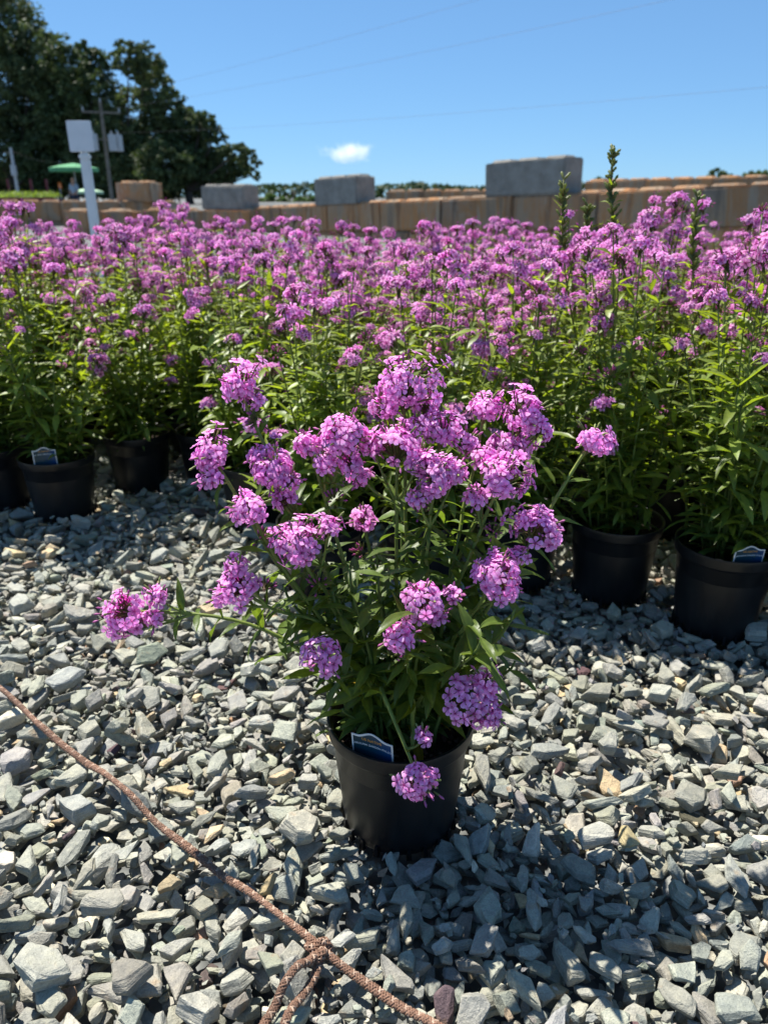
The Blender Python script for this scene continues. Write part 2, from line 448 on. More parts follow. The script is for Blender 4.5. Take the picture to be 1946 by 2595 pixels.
# ------------------------------------------------------------------ leaf / floret / head templates
def leaf_tpl(seed, sec=9, across=5, curl=None):
    r = np.random.default_rng(seed)
    curl = r.uniform(-0.05, 0.55) if curl is None else curl
    wave = r.uniform(0.01, 0.035); ph = r.uniform(0, 6); twist = r.uniform(-0.5, 0.5); side = r.uniform(-0.12, 0.12); fold = r.uniform(0.15, 0.5)
    V = []; col = []
    for i in range(sec):
        t = i / (sec - 1)
        w_ = 0.104 * (math.sin(math.pi * min(1, t * 0.97 + 0.03) ** 0.82) ** 0.85 + 0.02) * (1 if t < 1 else 0.05)
        x = t - 0.25 * max(0, curl) * t * t; zc = 0.10 * t - curl * 0.75 * t * t; yc = side * t * t
        for j in range(across):
            s = 2 * j / (across - 1) - 1
            z = fold * abs(s) * w_ + wave * math.sin(9 * t + ph + s) * abs(s)
            y = s * w_
            a = twist * t
            V.append((x, yc + y * math.cos(a) - z * math.sin(a), zc + y * math.sin(a) + z * math.cos(a)))
            m = 1.35 if j == across // 2 else (1.0 if 0 < j < across - 1 else 1.12)
            col.append((0.78 * m, 0.86 * m, 0.75 * m))
    F = [(i * across + j, i * across + j + 1, (i + 1) * across + j + 1, (i + 1) * across + j) for i in range(sec - 1) for j in range(across - 1)]
    return np.array(V), np.array(F), np.array(col)
LEAFT = [leaf_tpl(s) for s in range(10)]
LEAFL = [leaf_tpl(40 + s, 6, 3) for s in range(8)]

def floret_tpl(seed, hi=True):
    r = np.random.default_rng(seed); V = []; F = []; col = []
    cen = np.array((0.42, 0.05, 0.26)); base = np.array((0.88, 0.41, 0.80)); edge = np.array((0.93, 0.58, 0.87))
    cup = r.uniform(-0.10, 0.14)
    for k in range(5):
        a = 2 * math.pi * (k + r.uniform(-0.07, 0.07)) / 5; ca, sa = math.cos(a), math.sin(a)
        ln = r.uniform(0.92, 1.06); tw = r.uniform(-0.18, 0.18); dz = r.uniform(-0.08, 0.08)
        prof = [(0.10, 0.045), (0.34, 0.17), (0.68, 0.36), (0.92, 0.29), (1.0, 0.10)] if hi else [(0.1, 0.06), (0.66, 0.38), (1.0, 0.14)]
        b0 = len(V)
        for ti, (t, w_) in enumerate(prof):
            for s in ((-1, 0, 1) if hi else (-1, 1)):
                x = t * ln; y = s * w_; z = cup * t * t * 1.2 + dz * t + tw * y + (0.05 * (1 - abs(s)) if hi else 0) - 0.10 * max(0, t - .55)
                V.append((x * ca - y * sa, x * sa + y * ca, z))
                f = min(1, max(0, (t - 0.16) / 0.26)); c = cen * (1 - f) + (base if t < 0.7 else edge) * f
                if t > 0.9: c = edge
                col.append(c)
        w = 3 if hi else 2
        for i in range(len(prof) - 1):
            for j in range(w - 1): F.append((b0 + i * w + j, b0 + i * w + j + 1, b0 + (i + 1) * w + j + 1, b0 + (i + 1) * w + j))
    n = 5 if hi else 4; b0 = len(V); tc = np.array((0.42, 0.12, 0.36)); gc = np.array((0.16, 0.14, 0.05))
    for rad, z, c in ((0.12, 0.02, cen), (0.075, -0.35, tc), (0.085, -1.0, tc * .8), (0.13, -1.05, gc), (0.07, -1.75, gc)):
        for j in range(n):
            a = 2 * math.pi * j / n; V.append((rad * math.cos(a), rad * math.sin(a), z)); col.append(c)
    for i in range(4):
        for j in range(n): F.append((b0 + i * n + j, b0 + i * n + (j + 1) % n, b0 + (i + 1) * n + (j + 1) % n, b0 + (i + 1) * n + j))
    return np.array(V), np.array(F), np.array(col)
FLO = [floret_tpl(s) for s in range(8)]
FLOL = [floret_tpl(60 + s, False) for s in range(5)]
FLOME = []
FR = 0.0093
for V, F, c in FLO: FLOME.append(MB().add(V * FR, F, c, V * FR).mesh('floret', PETAL))

def bud(mb, p, d, L, r, pink):
    d, s, u = frame_from(d)
    gc = np.array((0.17, 0.19, 0.06)); pc = np.array((0.50, 0.13, 0.36)) if pink else np.array((0.26, 0.30, 0.10))
    V = []; col = []
    for t, rr, c in ((0, .5, gc), (.4, .95, gc), (.55, .7, pc), (.8, 1.0, pc), (1, .1, pc)):
        for j in range(5):
            a = 2 * math.pi * j / 5; V.append(p + d * L * t + r * rr * (math.cos(a) * s + math.sin(a) * u)); col.append(c)
    F = [(i * 5 + j, i * 5 + (j + 1) % 5, (i + 1) * 5 + (j + 1) % 5, (i + 1) * 5 + j) for i in range(4) for j in range(5)]
    mb.add(V, F, np.array(col))

def head_layout(r, rad, axis, n, spread=2.05, squash=0.85):
    """floret positions / normals on a domed head centred on the origin"""
    d, s, u = frame_from(axis, (0.3, 0.2, 1) if abs(axis[2]) > .95 else (0, 0, 1)); out = []
    lobes = [(r.uniform(0, 6.28), r.uniform(0.3, 1.5), r.uniform(.15, .42)) for _ in range(4)]
    gaps = []
    for _ in range(2):
        g = d * r.uniform(-.2, .9) + s * r.normal(0, 1) + u * r.normal(0, 1); gaps.append((g / np.linalg.norm(g), r.uniform(.80, .93)))
    for i in range(n):
        ct = 1 - (i + r.uniform(.2, .8)) / n * (1 - math.cos(spread)); th = math.acos(max(-1, min(1, ct))); ph = i * 2.39996 + r.uniform(-.35, .35)
        dirv = d * math.cos(th) + (s * math.cos(ph) + u * math.sin(ph)) * math.sin(th)
        if rad > .016 and any(dirv.dot(g) > gc for g, gc in gaps): continue
        k = 1.0
        for lp, lt, la in lobes: k += la * math.exp(-((th - lt) ** 2 + (1 - math.cos(ph - lp))) * 2.2) - la * .3
        p = (d * math.cos(th) * squash + (s * math.cos(ph) + u * math.sin(ph)) * math.sin(th)) * rad * k * (r.uniform(.72, 1.04) if r.random() < .85 else r.uniform(1.02, 1.2))
        nrm = dirv * 1.0 + np.array((0, 0, 0.18)) + r.normal(0, 0.22, 3); nrm /= np.linalg.norm(nrm)
        out.append((p, nrm))
    return out
def basis(nrm, spin):
    d, s, u = frame_from(nrm, (0.1, 0.2, 1) if abs(nrm[2]) < .97 else (1, 0, 0))
    ex = s * math.cos(spin) + u * math.sin(spin); ey = np.cross(d, ex)
    return np.stack([ex, ey, d])         # rows: local x, y, z in world
def head_core(mb, lay, rad, axis, r, nb=6):
    a = np.asarray(axis, float); a = a / np.linalg.norm(a); base = -a * rad * 0.75
    st = np.array((0.13, 0.15, 0.045))
    for p, n in lay:
        q = p - n * FR * 1.75
        V, F = tube([base + r.normal(0, 0.0012, 3), (base + q) * 0.5 + a * rad * 0.1, q], [0.0011, 0.0009, 0.0009], 4, False); mb.add(V, F, st * r.uniform(.8, 1.2))
    for _ in range(nb):
        d = a * r.uniform(.2, 1) + r.normal(0, .6, 3); d /= np.linalg.norm(d)
        bud(mb, d * rad * r.uniform(.45, .8), d, r.uniform(.010, .017), .0016, r.random() < .65)

# low-detail heads for the rows behind: shared mesh data
HEADL = []
for k in range(9):
    r = np.random.default_rng(300 + k); mb = MB(); rad = 0.029; ax = np.array((r.uniform(-.3, .3), r.uniform(-.3, .3), 1.0))
    lay = head_layout(r, rad, ax, int(r.integers(18, 34)), r.uniform(1.3, 2.0), r.uniform(.55, .95))
    for p, n in lay:
        V, F, c = FLOL[r.integers(5)]; s_ = FR * r.uniform(.9, 1.1); B = basis(n, r.uniform(0, 6))
        tint = r.uniform(.82, 1.15) * np.array((1, r.uniform(.8, 1.15), r.uniform(.9, 1.05)))
        mb.add((V * s_) @ B + p, F, np.clip(c * tint, 0, .92))
    head_core(mb, lay[::2], rad, ax, r, 7)
    HEADL.append(mb.mesh('flower_head', PETAL))
HEADB = []      # heads still in bud
for k in range(3):
    r = np.random.default_rng(340 + k); mb = MB()
    for _ in range(26):
        d = r.normal(0, .55, 3) + np.array((0, 0, .8)); d /= np.linalg.norm(d)
        bud(mb, d * r.uniform(.004, .013), d, r.uniform(.010, .018), .0018, r.random() < .55)
    HEADB.append(mb.mesh('bud_cluster', PETAL))

# ------------------------------------------------------------------ pot
def pot_meshes(hi=True):
    n = 64 if hi else 28
    prof = [(0.060, 0.006), (0.080, 0.004), (0.0835, 0.010), (0.0850, 0.022), (0.0995, 0.168), (0.1010, 0.170), (0.1015, 0.172)]
    inner = [(0.0975, 0.172), (0.0955, 0.120), (0.086, 0.03)]
    V, F = lathe(prof + inner, n); body = MB().add(V, F)
    if hi:      # moulded feet round the foot of the pot
        for j in range(22):
            a = 2 * math.pi * j / 22; c, s = math.cos(a), math.sin(a); b = boxv(-.0035, .0035, -.004, .004, 0, .018) 
            b[4:, :2] *= 0.5
            b = b @ rotz(a).T + np.array((c * .0845, s * .0845, 0)); body.add(b, BOXF)
    rim = [(0.1012, 0.166), (0.1045, 0.168), (0.1060, 0.172), (0.1064, 0.184), (0.1072, 0.188), (0.1066, 0.1915), (0.1040, 0.192), (0.1012, 0.190), (0.0990, 0.183), (0.0972, 0.168)]
    V, F = lathe(rim, n); rm = MB().add(V, F)
    return body.mesh('pot', POT, True, 40), rm.mesh('rim', POT, True, 50)
PB, PR = pot_meshes(True); PBL, PRL = pot_meshes(False)
def soil_mesh(seed, hi):
    r = np.random.default_rng(seed); V = [(0, 0, .152)]; F = []; n = 36 if hi else 16; rings = 9 if hi else 3
    for i in range(1, rings + 1):
        for j in range(n):
            a = 2 * math.pi * j / n; q = .0965 * i / rings; V.append((q * math.cos(a), q * math.sin(a), .150 + r.normal(0, .0025) + .004 * (1 - i / rings)))
    for j in range(n): F.append((0, 1 + j, 1 + (j + 1) % n))
    for i in range(rings - 1):
        for j in range(n): F.append((1 + i * n + j, 1 + (i + 1) * n + j, 1 + (i + 1) * n + (j + 1) % n, 1 + i * n + (j + 1) % n))
    return MB().add(V, F).mesh('soil', SOIL)
SOILH = soil_mesh(1, True); SOILL = soil_mesh(2, False)

# ------------------------------------------------------------------ generic phlox builder
GREEN = np.array((0.105, 0.145, 0.034)); YG = np.array((0.195, 0.228, 0.044))
def leaf_pose(p, out, tang, size, up):
    """rows = leaf x (length), y (width), z (face) in world"""
    d = np.asarray(out) + np.asarray(tang) * up; d /= np.linalg.norm(d)
    s = np.cross(np.array((0, 0, 1.0)), d)
    if np.linalg.norm(s) < .05: s = np.cross(tang, d)
    s /= np.linalg.norm(s); n = np.cross(d, s)
    return np.stack([d, s, n]) * size
def stem_leaves(path, r, start=.08, end=.96, gap=.042, size=(.05, .085), up=(.1, .8), fade=True):
    seg = np.linalg.norm(np.diff(path, axis=0), axis=1); cum = np.concatenate([[0], np.cumsum(seg)]); L = cum[-1]
    out = []; s = L * start; ph = r.uniform(0, 6.28)
    while s < L * end:
        p = np.array([np.interp(s, cum, path[:, k]) for k in range(3)]); q = np.array([np.interp(min(L, s + .008), cum, path[:, k]) for k in range(3)])
        t = q - p; t /= np.linalg.norm(t) + 1e-9
        d, a, b = frame_from(t, (1, 0, .1) if abs(t[2]) > .9 else (0, 0, 1))
        f = s / L; sz = r.uniform(*size) * ((1 if f < .55 else 1 - (f - .55) * 1.15) if fade else 1) * (0.8 + .2 * min(1, f * 4))
        for k in (0, 1):
            an = ph + k * math.pi + r.normal(0, .2); o = a * math.cos(an) + b * math.sin(an)
            out.append((p, leaf_pose(p, o, t, sz * r.uniform(.8, 1.15), r.uniform(*up)), f))
        ph += math.pi / 2 + r.normal(0, .15); s += gap * r.uniform(.75, 1.3)
    return out

def phlox_proto(seed, hi):
    """one plant of the rows: list of (object, parent index); built at the origin"""
    r = np.random.default_rng(seed); root = empty('potted_phlox'); kids = []
    def part(name, me, loc=(0, 0, 0), pi=-1):
        o = link(name, me, root if pi < 0 else kids[pi][0], loc); kids.append((o, pi)); return len(kids) - 1
    k = part('pot', PB if hi else PBL); part('rim', PR if hi else PRL, pi=k); part('soil', SOILL)
    nst = int(r.integers(15, 20)); fol = MB(); leaves = []
    for i in range(nst):
        a = r.uniform(0, 6.28); b0 = np.array((math.cos(a), math.sin(a), 0)) * r.uniform(.005, .055) + np.array((0, 0, .145))
        side = r.random() < .45
        hgt = r.uniform(.24, .56) if side else r.uniform(.50, .675)
        sp = r.uniform(.09, .20) if side else r.uniform(.02, .16)
        a2 = a + r.normal(0, .5); tip = np.array((math.cos(a2) * sp, math.sin(a2) * sp, .145 + hgt))
        path = bez(b0, b0 + np.array((b0[0] * .6, b0[1] * .6, hgt * .35)), tip - np.array((math.cos(a2) * sp * .35, math.sin(a2) * sp * .35, hgt * .35)), tip, 9)
        V, F = tube(path, np.linspace(.0029, .0014, 9), 5); sc = GREEN * r.uniform(1.1, 1.7) + np.array((.02, .01, 0))
        if hi:
            m = MB().add(V, F, sc, V); part('stem', m.mesh('stem', STEM))
        else: fol.add(V, F, sc)
        leaves += stem_leaves(path, r, .06, .93, .031 if hi else .042, (.055, .10), (.0, 1.0))
        nb = 1 + (r.random() < .6) + (r.random() < .25)
        for j in range(nb):
            hp = tip + (np.array((r.normal(0, .028), r.normal(0, .028), -r.uniform(.01, .07))) if j else 0)
            if r.random() < (.30 if side else .06): o = part('bud_cluster', HEADB[r.integers(3)], hp)
            else: o = part('flower_head', HEADL[r.integers(len(HEADL))], hp)
            ob = kids[o][0]; s_ = r.uniform(.62, 1.25) * (1 if j == 0 else .75); ob.scale = (s_, s_, s_ * r.uniform(.85, 1.1)); ob.rotation_euler = (r.normal(0, .25), r.normal(0, .25), r.uniform(0, 6.28))
    for i in range(11 if hi else 8):      # short leafy shoots that fill the skirt of the plant
        a = r.uniform(0, 6.28); hgt = r.uniform(.10, .42); sp = r.uniform(.06, .20); b0 = np.array((math.cos(a) * .04, math.sin(a) * .04, .145))
        tip = np.array((math.cos(a) * sp, math.sin(a) * sp, .145 + hgt)); path = bez(b0, b0 + (0, 0, hgt * .5), tip - (0, 0, hgt * .25), tip, 8)
        V, F = tube(path, np.linspace(.0028, .0014, 8), 5); fol.add(V, F, GREEN)
        leaves += [(p, B, f * .8) for p, B, f in stem_leaves(path, r, .12, 1.0, .030 if hi else .040, (.055, .10), (-.1, .9), False)]
    for p, B, f in leaves:
        V, F, c = LEAFL[r.integers(len(LEAFL))]; mixc = GREEN * (1 - f) + YG * f
        lc = mixc * r.uniform(.75, 1.3)
        if f < .12 and r.random() < .12: lc = np.array((.25, .17, .03))
        if hi and r.random() < 0.42:
            ob_me = LEAFOBJ[(int(f * 2.99), int(r.integers(len(LEAFL))))]
            o = part('leaf', ob_me); ob = kids[o][0]
            M = Matrix(((*B[0], 0), (*B[1], 0), (*B[2], 0), (0, 0, 0, 1))).transposed(); M.translation = Vector(p); ob.matrix_local = M
        else: fol.add(V @ B + p, F, c * lc * 1.25, V * .08)
    o = part('foliage', fol.mesh('foliage', LEAF)); kids[o][0]['kind'] = 'stuff'
    return root, kids
LEAFOBJ = {}
for lev in range(3):
    for k, (V, F, c) in enumerate(LEAFL):
        mixc = GREEN * (1 - lev / 2.2) + YG * lev / 2.2
        LEAFOBJ[(lev, k)] = MB().add(V, F, c * mixc * 1.25 * (0.8 + .5 * ((k * 37) % 8) / 8), V * .08).mesh('leaf', LEAF)

# ------------------------------------------------------------------ walls and far things
def block_mesh(L, mat, seed, Hh=.61, D=.61):
    r = np.random.default_rng(seed); bm = bmesh.new()
    bmesh.ops.create_cube(bm, size=1)
    bmesh.ops.scale(bm, vec=(L - .012, D, Hh - .008), verts=bm.verts)
    bmesh.ops.bevel(bm, geom=list(bm.edges), offset=.028, segments=2, affect='EDGES')
    for v in bm.verts: v.co += Vector(r.normal(0, .006, 3))
    bmesh.ops.translate(bm, vec=(L / 2, 0, Hh / 2), verts=bm.verts)
    nk = max(1, int(round(L / .61)))
    for k in range(nk):        # the locking studs on top
        g = bmesh.ops.create_cube(bm, size=1)['verts']
        bmesh.ops.scale(bm, vec=(.46, .36, .05), verts=g)
        for v in g:
            if v.co.z > 0: v.co.x *= .8; v.co.y *= .75
        bmesh.ops.translate(bm, vec=((k + .5) * L / nk, 0, Hh + .018), verts=g)
    return bm_mesh(bm, 'block', mat)
def wall(name, a, b, ztop_a, ztop_b, courses, label, mat=CONS, L=1.83, offs=0.0):
    a = np.array(a, float); b = np.array(b, float); dist = np.linalg.norm(b - a); an = math.atan2(b[1] - a[1], b[0] - a[0])
    root = empty(name, (a[0], a[1], -.02), an); tag(root, label, 'wall')
    slope = math.atan2(ztop_b - ztop_a, dist)
    vars_ = [block_mesh(L, mat, s) for s in range(5)]
    for c in range(courses):
        x = -offs - (L / 2 if c % 2 else 0); k = 0
        while x < dist:
            o = link('block', vars_[(k * 3 + c) % 5], root)
            z = ztop_a + (ztop_b - ztop_a) * x / dist - .61 * (c + 1) + .02
            o.location = (x, random.uniform(-.012, .012), z); o.rotation_euler = (0, -slope, random.uniform(-.004, .004)); x += L; k += 1
    return root
def wl(x): return 18.75 - 1.04 * x
pa, pb = P(560, 531, wl(-4.6)), P(1946, 470, wl(5.65))
wall('block_wall', (-4.55, wl(-4.55)), (9.4, wl(9.4)), pa[2], pa[2] + (pb[2] - pa[2]) * 14.0 / 10.2, 3, 'long stained concrete block wall with rust streaks behind the flower rows', offs=.55)
def loose_block(x, L, label, rot=0.0, z=None, lift=0.0):
    an = math.atan2(-1.04, 1) + rot
    o = link('concrete_block', block_mesh(L, CONG, int(abs(x) * 100) + 3)); tag(o, label, 'concrete block')
    zt = pa[2] + (pb[2] - pa[2]) * (x + 4.55) / 10.2 if z is None else z
    o.location = (x, wl(x), zt + lift); o.rotation_euler = (0, -math.atan2(pb[2] - pa[2], 14.7) * .9, an); return o
loose_block(-1.47, 1.55, 'small grey concrete block sitting on the wall below the white cloud', z=.66)
loose_block(2.17, 1.83, 'large grey concrete block sitting on the rust stained wall')
def free_block(p0, p1, ytop, Y, rot, L, mat, label, seed, z0=None):
    a = P(p0, ytop, Y); o = link('concrete_block', block_mesh(L, mat, seed)); tag(o, label, 'concrete block')
    o.location = (a[0], a[1], a[2] - .61); o.rotation_euler = (0, 0, rot); return o
# the bay on the left: short stub walls of stacked blocks
def stub(px, ytop, Y, rot, L, label, mat=CONS, courses=2, seed=0):
    a = P(px, ytop, Y); root = empty('block_stack', (a[0], a[1], a[2] - .61 * courses), rot); tag(root, label, 'block stack')
    for c in range(courses):
        link('block', block_mesh(L, mat, seed + c), root, (0.01 * c, 0, .61 * c))
    return root
stub(372, 531, 20.5, -.30, 1.5, 'dark stained block stack at the corner of the long wall', CONS, 2, 21)
stub(266, 533, 20.8, -.35, 0.9, 'brown block stack between the dark corner stack and the white sign post', CONS, 2, 24)
stub(176, 533, 20.3, -.35, 0.75, 'brown block stack directly behind the white sign post', CONS, 2, 27)
wall('block_wall', P(-160, 515, 26)[:2], P(345, 508, 27.5)[:2], P(0, 508, 26)[2], P(280, 511, 27)[2], 2, 'stained block wall of the far bay behind the white sign post', offs=0)
bD = free_block(310, 415, 486, 27.9, -.42, 1.45, CONS, 'tan streaked block with two pale studs on the far bay wall', 31); bD.location.z = P(280, 511, 27)[2] - .02
bC = free_block(514, 645, 467, 22.6, -.62, 1.62, CONG, 'grey concrete block on the wall corner beside the dark trees', 33)
bC.location = (-4.85, 23.1, pa[2] + .0)
stub(535, 531, 22.9, -.62, 1.8, 'pale stained block stack carrying a grey block beside the dark trees', CONS, 2, 61)
wall('block_wall', P(985, 488, 27)[:2], P(1330, 488, 25.5)[:2], P(985, 484, 27)[2], P(1330, 482, 25.5)[2], 2, 'low brown block wall seen behind the large grey block', offs=0)
wall('block_wall', P(1495, 462, 24)[:2], P(2050, 446, 20)[:2], P(1495, 459, 24)[2], P(2050, 444, 20)[2], 3, 'higher grey brown block wall rising behind the tall green stalk', offs=0)

# sign
sg = empty('sign_post', (P(225, 560, 7.6)[0] + .055, 7.6, -.004)); tag(sg, 'blank white square sign on a white plastic post behind the flowers', 'sign')
WHITE = mat_plain('white_vinyl', (0.74, 0.74, 0.72), 0.45, 0.4, 6, 0.06)
PANEL = mat_plain('sign_white', (0.70, 0.71, 0.72), 0.5, 0.4, 8, 0.05)
def bevbox(x0, x1, y0, y1, z0, z1, bev, mat, name='box'):
    bm = bmesh.new(); vs_ = [bm.verts.new(v) for v in boxv(x0, x1, y0, y1, z0, z1)]
    for f in BOXF: bm.faces.new([vs_[i] for i in f])
    if bev: bmesh.ops.bevel(bm, geom=list(bm.edges), offset=bev, segments=2, affect='EDGES')
    return bm_mesh(bm, name, mat)
ztop = P(200, 388, 7.6)[2]
link('post', bevbox(-.040, .040, -.04, .04, 0, ztop - .045, .008, WHITE, 'post'), sg)
cap = link('post_cap', bevbox(-.047, .047, -.047, .047, ztop - .05, ztop + .0, .012, WHITE, 'post_cap'), sg)
link('bracket', bevbox(-.03, .03, -.02, .02, ztop - .002, ztop + .05, .008, WHITE, 'bracket'), sg)
link('panel', bevbox(-.112, .098, -.045, -.024, ztop + .012, ztop + .262, .006, PANEL, 'panel'), sg)
sg.rotation_euler = (0, R(-.4), R(8))

# utility poles and wires
WOOD = mat_plain('pole_wood', (0.16, 0.145, 0.12), .85, .2, 4, .3, .01)
TRANS = mat_plain('transformer_grey', (0.42, 0.44, 0.45), .5, .4, 5, .1)
WIRE = mat_plain('wire_dark', (0.06, 0.06, 0.065), .5, .4)
def cyl(name, p0, p1, r0, r1, mat, parent, n=12):
    V, F = tube([p0, p1], [r0, r1], n); return MB().add(V, F).build(name, mat, parent, smooth=True, sharp=50)
pp = P(283, 490, 80); pole = empty('utility_pole', (pp[0], 80, 0), R(25)); tag(pole, 'wooden utility pole with crossarm and grey transformers before the trees', 'utility pole')
hz = P(275, 258, 80)[2]
cyl('shaft', (0, 0, -.2), (0, 0, hz), .19, .13, WOOD, pole)
link('crossarm', bevbox(-1.7, 1.7, -.08, .06, hz - .95, hz - .78, .01, WOOD, 'crossarm'), pole)
for x in (-1.6, 0, 1.6):
    cyl('insulator', (x, 0, hz - .78 if x else hz), (x, 0, hz - .45 if x else hz + .3), .07, .05, TRANS, pole)
for x, y in ((-1.0, -.2), (.62, -.35), (1.25, .1)):
    t0 = cyl('transformer', (x, y, hz - 4.1), (x, y, hz - 2.7), .36, .36, TRANS, pole, 16); cyl('bushing', (x, y, hz - 2.7), (x, y, hz - 2.4), .08, .05, TRANS, t0)
link('transformer_beam', bevbox(-1.2, 1.4, -.05, .05, hz - 3.2, hz - 3.05, .01, WOOD, 'transformer_beam'), pole)
p2 = P(47, 490, 96); pol2 = empty('utility_pole', (p2[0], 96, 0)); tag(pol2, 'shorter grey pole with one small transformer before the trees', 'utility pole')
h2 = P(44, 374, 96)[2]
cyl('shaft', (0, 0, -.2), (0, 0, h2), .2, .15, TRANS, pol2)
cyl('transformer', (.1, -.35, h2 - 2.9), (.1, -.35, h2 - 1.8), .32, .32, TRANS, pol2, 16)
link('crossarm', bevbox(-.9, .3, -.06, .06, h2 - .6, h2 - .45, .01, WOOD, 'crossarm'), pol2)
def wire(a, b, sag, label, r=.005):
    a, b = np.array(a), np.array(b); t = np.linspace(0, 1, 40)[:, None]; pts = a + (b - a) * t; pts[:, 2] -= sag * 4 * (t * (1 - t))[:, 0]
    V, F = tube(pts, r, 5); o = MB().add(V, F).build('power_line', WIRE); tag(o, label, 'power line', 'overhead power lines'); return o
dirw = P(973, 65, 43) - np.array((pp[0], 80, hz - .4)); 
e1 = np.array((pp[0], 80, hz)) + np.array((66.0, -93.0, -.6))
wire((pp[0] + .1, 80, hz + .2), e1 + (0, 0, .9), .75, 'topmost thin power line crossing the blue sky from the wooden pole')
wire((pp[0] + 1.4, 79.4, hz - .6), e1 + (2.2, 0, -.4), .95, 'middle thin power line crossing the blue sky from the wooden pole')
wire((pp[0] + .2, 80, hz - 2.6), e1 + (9, 6, -3.4), .9, 'lowest thin power line leaving the wooden pole below its crossarm')
wire((pp[0] - .1, 80, hz - 4.3), (p2[0], 96, h2 - .3), 1.0, 'sagging power line between the two utility poles')

# ------------------------------------------------------------------ trees
QT = np.array([(-.5, -.12, 0), (0, -.34, .05), (.55, 0, 0), (0, .34, .05)])
def quad_cloud(mb, p, nn, size, col, r):
    m = len(p); nn = nn / np.linalg.norm(nn, axis=1)[:, None]; t = r.normal(0, 1, (m, 3)); ex = np.cross(nn, t); ex /= np.linalg.norm(ex, axis=1)[:, None]; ey = np.cross(nn, ex)
    V = p[:, None, :] + size[:, None, None] * (QT[None, :, 0, None] * ex[:, None, :] + QT[None, :, 1, None] * ey[:, None, :] + QT[None, :, 2, None] * nn[:, None, :])
    mb.add(V.reshape(-1, 3), np.arange(4 * m).reshape(m, 4), np.repeat(col, 4, axis=0))
def tree(name, label, base, lobes, seed, nleaf, leaf, group=None, trunk_r=.5, tint=(1, 1, 1), cat='tree'):
    """lobes: (centre, radii); built relative to base"""
    r = np.random.default_rng(seed); root = empty(name, base); tag(root, label, cat, group)
    base = np.array(base); mb = MB(); tm = MB(); c0 = np.mean([l[0] for l in lobes], axis=0)
    zlow = min(l[0][2] - l[1][2] for l in lobes)
    fork = np.array((base[0], base[1], max(base[2] + 1.5, zlow * .6)))
    V, F = tube(np.array([base - (0, 0, .3), (base + fork) / 2 + r.normal(0, .15, 3), fork]) - base, [trunk_r, trunk_r * .8, trunk_r * .65], 9); tm.add(V, F)
    tot = sum(l[1][0] * l[1][2] for l in lobes)
    for cen, rad in lobes:
        cen = np.array(cen); rad = np.array(rad)
        mid = (fork + cen) / 2 + r.normal(0, .3, 3) - (0, 0, .3)
        V, F = tube(bez(fork, fork + (0, 0, rad[2] * .3), mid, cen, 6) - base, np.linspace(trunk_r * .45, trunk_r * .1, 6), 6); tm.add(V, F)
        n = int(nleaf * rad[0] * rad[2] / tot)
        ncl = max(8, n // 34); cd_ = r.normal(0, 1, (ncl, 3)); cd_ /= np.linalg.norm(cd_, axis=1)[:, None]
        cp = cd_ * (r.uniform(.35, 1.0, ncl) ** .6)[:, None]; cpw = cen + cp * rad
        crad = r.uniform(.13, .26, ncl) * rad.mean()
        m = ncl * 34; ci = np.repeat(np.arange(ncl), 34)
        d = r.normal(0, 1, (m, 3)); d /= np.linalg.norm(d, axis=1)[:, None]
        p = cpw[ci] + d * (crad[ci] * r.random(m) ** .5)[:, None] * (1, 1, .75)
        nn = d * .7 + r.normal(0, .6, (m, 3)) + (0, 0, .35); quad_cloud(mb, p - base, nn, leaf * r.uniform(.6, 1.3, m), np.array((.078, .104, .046)) * np.array(tint) * (r.uniform(.65, 1.45, ncl)[ci] * r.uniform(.8, 1.25, m))[:, None], r)
    tm.build('trunk', TRUNK, root); mb.build('crown', TREEL, root, smooth=False)
    return root
def plobes(spec, Y, seed, dy=3.0, depth=.8):
    """lobes from photo outline: (px, py, half-width px, half-height px)"""
    r = np.random.default_rng(seed); out = []
    for px, py, hw, hh in spec:
        Yd = Y + r.uniform(-dy, dy); c = P(px, py, Yd); sx = hw / 2108 * Yd; sz_ = hh / 2277 * Yd
        out.append((c, (sx, (sx + sz_) / 2 * depth, sz_)))
    return out
TG = 'big trees at the edge of the yard'
def big(label, spec, Y, seed, nleaf, bx, leaf=.55, tint=(1, 1, 1)):
    l = plobes([(a, b, c * 1.12, d * 1.12) for a, b, c, d in spec], Y, seed); b = P(bx, 480, Y); return tree('shade_tree', label, (b[0], Y, 0), l, seed, int(nleaf * 3.4), leaf * .72, TG, .55, tint)
big('tallest dark tree rising above the frame beside the yard', [(-40, 60, 110, 110), (40, 90, 75, 80), (85, 150, 70, 75), (10, 220, 100, 100), (100, 260, 80, 90), (-70, 300, 120, 110), (30, 370, 110, 90), (110, 400, 80, 80)], 112, 1, 15000, 40, .62)
big('broad dark tree just left of the wooden utility pole', [(175, 165, 55, 55), (225, 150, 45, 40), (150, 240, 70, 75), (235, 240, 65, 70), (200, 330, 85, 80), (140, 410, 85, 70), (250, 420, 70, 70)], 108, 2, 12000, 190, .55, (1.05, 1.05, 1))
big('dark tree behind the utility pole with a gap of sky', [(325, 150, 45, 40), (370, 165, 45, 45), (390, 225, 45, 50), (340, 290, 70, 60), (425, 270, 45, 40), (300, 370, 80, 70), (390, 360, 75, 60), (340, 440, 85, 55), (280, 450, 60, 50)], 104, 3, 12000, 330, .5, (1.1, 1.08, 1))
big('lower spreading tree whose branches reach out towards the cloud', [(460, 310, 55, 35), (510, 315, 45, 28), (470, 370, 60, 45), (420, 420, 70, 55), (500, 425, 60, 50), (545, 345, 30, 16), (570, 420, 55, 45), (600, 385, 45, 20), (635, 415, 25, 16), (640, 445, 22, 14)], 100, 4, 12000, 480, .48, (1.05, 1.05, 1))
